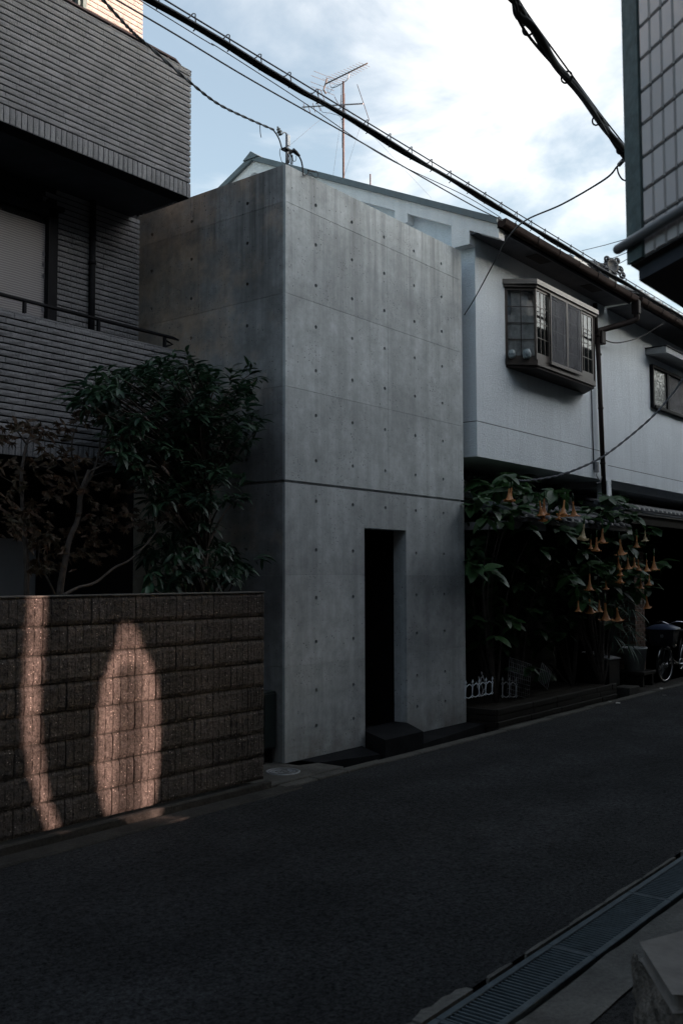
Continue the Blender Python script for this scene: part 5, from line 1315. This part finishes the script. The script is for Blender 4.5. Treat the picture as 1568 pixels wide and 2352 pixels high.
for (x, y) in ((1395, 1140), (1410, 1150), (1430, 1160), (1450, 1180), (1380, 1165), (1190, 1095), (1165, 1090), (1500, 1215), (1480, 1225), (1510, 1292), (1530, 1298), (1085, 1300), (1110, 1305), (1130, 1315), (1095, 1315), (1270, 1128), (1300, 1130), (1100, 1150), (1130, 1165), (1160, 1180), (1190, 1165), (1230, 1175), (1260, 1190), (1300, 1180), (1330, 1200), (1360, 1190), (1390, 1200), (1150, 1200), (1210, 1205), (1110, 1190), (1280, 1215), (1350, 1250), (1300, 1225), (1240, 1260)): ft_.append(at(x, y, 'Y', -.55))
for p in ft_:
    for k in range(rnd.randint(3, 6)):
        a = rnd.uniform(0, 2*math.pi); d = Vector((math.cos(a), math.sin(a)*.8-.25, rnd.uniform(-.75, .35)))
        Ms.append(Matrix.Translation(p)@frame_(d, Vector((0, -.2, 1)), rnd.uniform(-.4, .4))@Matrix.Scale(rnd.uniform(.55, 1.05), 4))
place_leaves(FS, Ms, bl, blb, 'leaf_broad', 290)
b = MB(); tr_ = [(4.2, .1, .1), (5.0, .2, .1), (6.6, .15, .1), (7.1, -.1, .1)]
for i, p in enumerate(ft_[::9]):
    o_ = Vector(min(tr_, key=lambda q: abs(q[0]-p.x))); m_ = o_.lerp(p, .5)+Vector((0, .15, .25)); b.tube(bez([o_, m_, p], 5), [.022-.0017*k for k in range(11)], 6)
b.build('stems', 'bark', FS)
# flowers
fl = MB(); n_ = 20; prof = [(.008, 0), (.012, -.03), (.013, -.08), (.018, -.12), (.030, -.165), (.048, -.20), (.070, -.222), (.088, -.228)]
vs = []
for i, (r, z) in enumerate(prof):
    for j in range(n_):
        a = 2*math.pi*j/n_; f = max(0, (i-3)/4); k5 = .5+.5*math.cos(5*a); rr = r*(1+f*.28*k5-f*.12); zz = z-(.0 if i < 6 else (-.018*k5 if i == 7 else 0)); vs.append((rr*math.cos(a), rr*math.sin(a), zz))
fl.add(vs, [(i*n_+j, i*n_+(j+1) % n_, (i+1)*n_+(j+1) % n_, (i+1)*n_+j) for i in range(len(prof)-1) for j in range(n_)], True)
flm = fl.mesh('flower', 'petal'); flp = fl.mesh('flower', 'petal_pale')
ca = MB(); ca.tube([(0, 0, .09), (.003, 0, .04), (0, 0, -.02)], [.004, .012, .013], 7); cam_ = ca.mesh('calyx', 'leaf_broad')
FL = [(600, 440, 1), (632, 435, 1), (634, 478, .9), (768, 445, 1.1), (825, 445, 1.1), (395, 345, .8), (412, 343, .8), (900, 605, 1), (1025, 625, .95), (1140, 705, 1), (1192, 800, .9), (1265, 812, .9), (1320, 815, .9), (1372, 808, 1), (1340, 912, .8), (938, 946, 1), (1320, 1067, .8), (1043, 1147, 1), (1120, 1152, 1), (860, 1090, .8), (935, 1100, .9), (1255, 655, .75), (1310, 612, .8), (1128, 805, .8), (1150, 895, .8), (1280, 932, .8), (1045, 938, .6), (985, 680, .8), (945, 665, .7), (1240, 790, .7), (1145, 845, .7), (1000, 1090, .7), (735, 470, .6)]
for i, (x, y, s_) in enumerate(FL):
    p = at(1034.9+x*.34, 1034.9+y*.34, 'Y', -.72 if y < 500 else -.66); s2 = s_*rnd.uniform(.82, 1.1)*(1.0 if x < 900 else 1.08)
    mw = Matrix.Translation(p+Vector((0, 0, .225*s2)))@Matrix.Rotation(rnd.uniform(-.28, .28), 4, 'Y')@Matrix.Rotation(rnd.uniform(0, 1.2), 4, 'Z')@Matrix.Diagonal((s2*rnd.uniform(.66, 1.0), s2*rnd.uniform(.7, 1.0), s2, 1))
    o = inst('flower', flp if (x, y) in ((1310, 612), (900, 605)) else flm, FS, None, mw=mw)
    c_ = bpy.data.objects.new('calyx', cam_); COL.objects.link(c_); c_.parent = o
# spiky palm in the bucket
PL = thing('palm_plant', (8.62, 0, .6), 'small palm with narrow shiny leaf blades growing in the pale bucket', 'plant')
nl, nlb = leaf_mesh('leaf', 'leaf_palm', .34, .011, .35, .5, 6); Ms = []
for (x, y) in ((1405, 1380), (1425, 1375), (1440, 1395), (1450, 1400), (1430, 1430), (1420, 1440), (1445, 1450), (1405, 1460), (1440, 1480)):
    p = at(x, y, 'Y', rnd.uniform(-.25, .1))
    for k in range(11): a = rnd.uniform(0, 6.28); Ms.append(Matrix.Translation(p)@frame_(Vector((math.cos(a), math.sin(a), rnd.uniform(-.7, .3))), Vector((0, 0, 1)))@Matrix.Scale(rnd.uniform(.7, 1.1), 4))
place_leaves(PL, Ms, nl, nlb, 'leaf_palm', 99)
b = MB()
for (x, y) in ((1420, 1385), (1440, 1410), (1430, 1440), (1445, 1460)): b.tube(bez([pc_+Vector((0, 0, .3)), pc_+Vector((-.1, 0, .7)), at(x, y, 'Y', -.1)], 5), .008, 5)
b.build('stems', 'bark', PL)
# fine creeper at the top left of the bed
FC = thing('fine_creeper', (3.8, .2, 2.6), 'fine-leaved dark creeper beside the concrete wall under the overhang', 'climbing plant')
fl2, flb2 = leaf_mesh('leaf', 'leaf_green', .055, .010, .2, .2, 3); Ms = []
for i in range(420):
    x, y = sample([(1070, 1085), (1130, 1092), (1160, 1110), (1150, 1150), (1120, 1200), (1105, 1300), (1072, 1300)], rnd); p = at(x, y, 'Y', rnd.uniform(.08, .5)); a = rnd.uniform(0, 6.28)
    Ms.append(Matrix.Translation(p)@frame_(Vector((math.cos(a), math.sin(a), rnd.uniform(-.6, .3))), Vector((0, 0, 1)))@Matrix.Scale(rnd.uniform(.8, 1.4), 4))
place_leaves(FC, Ms, fl2, flb2, 'leaf_green', 120)

# everything that is not a thing yet keeps its plain role
for o in COL.objects:
    if o.parent is None and o.type == 'MESH' and 'category' not in o and 'kind' not in o: o['kind'] = 'structure'
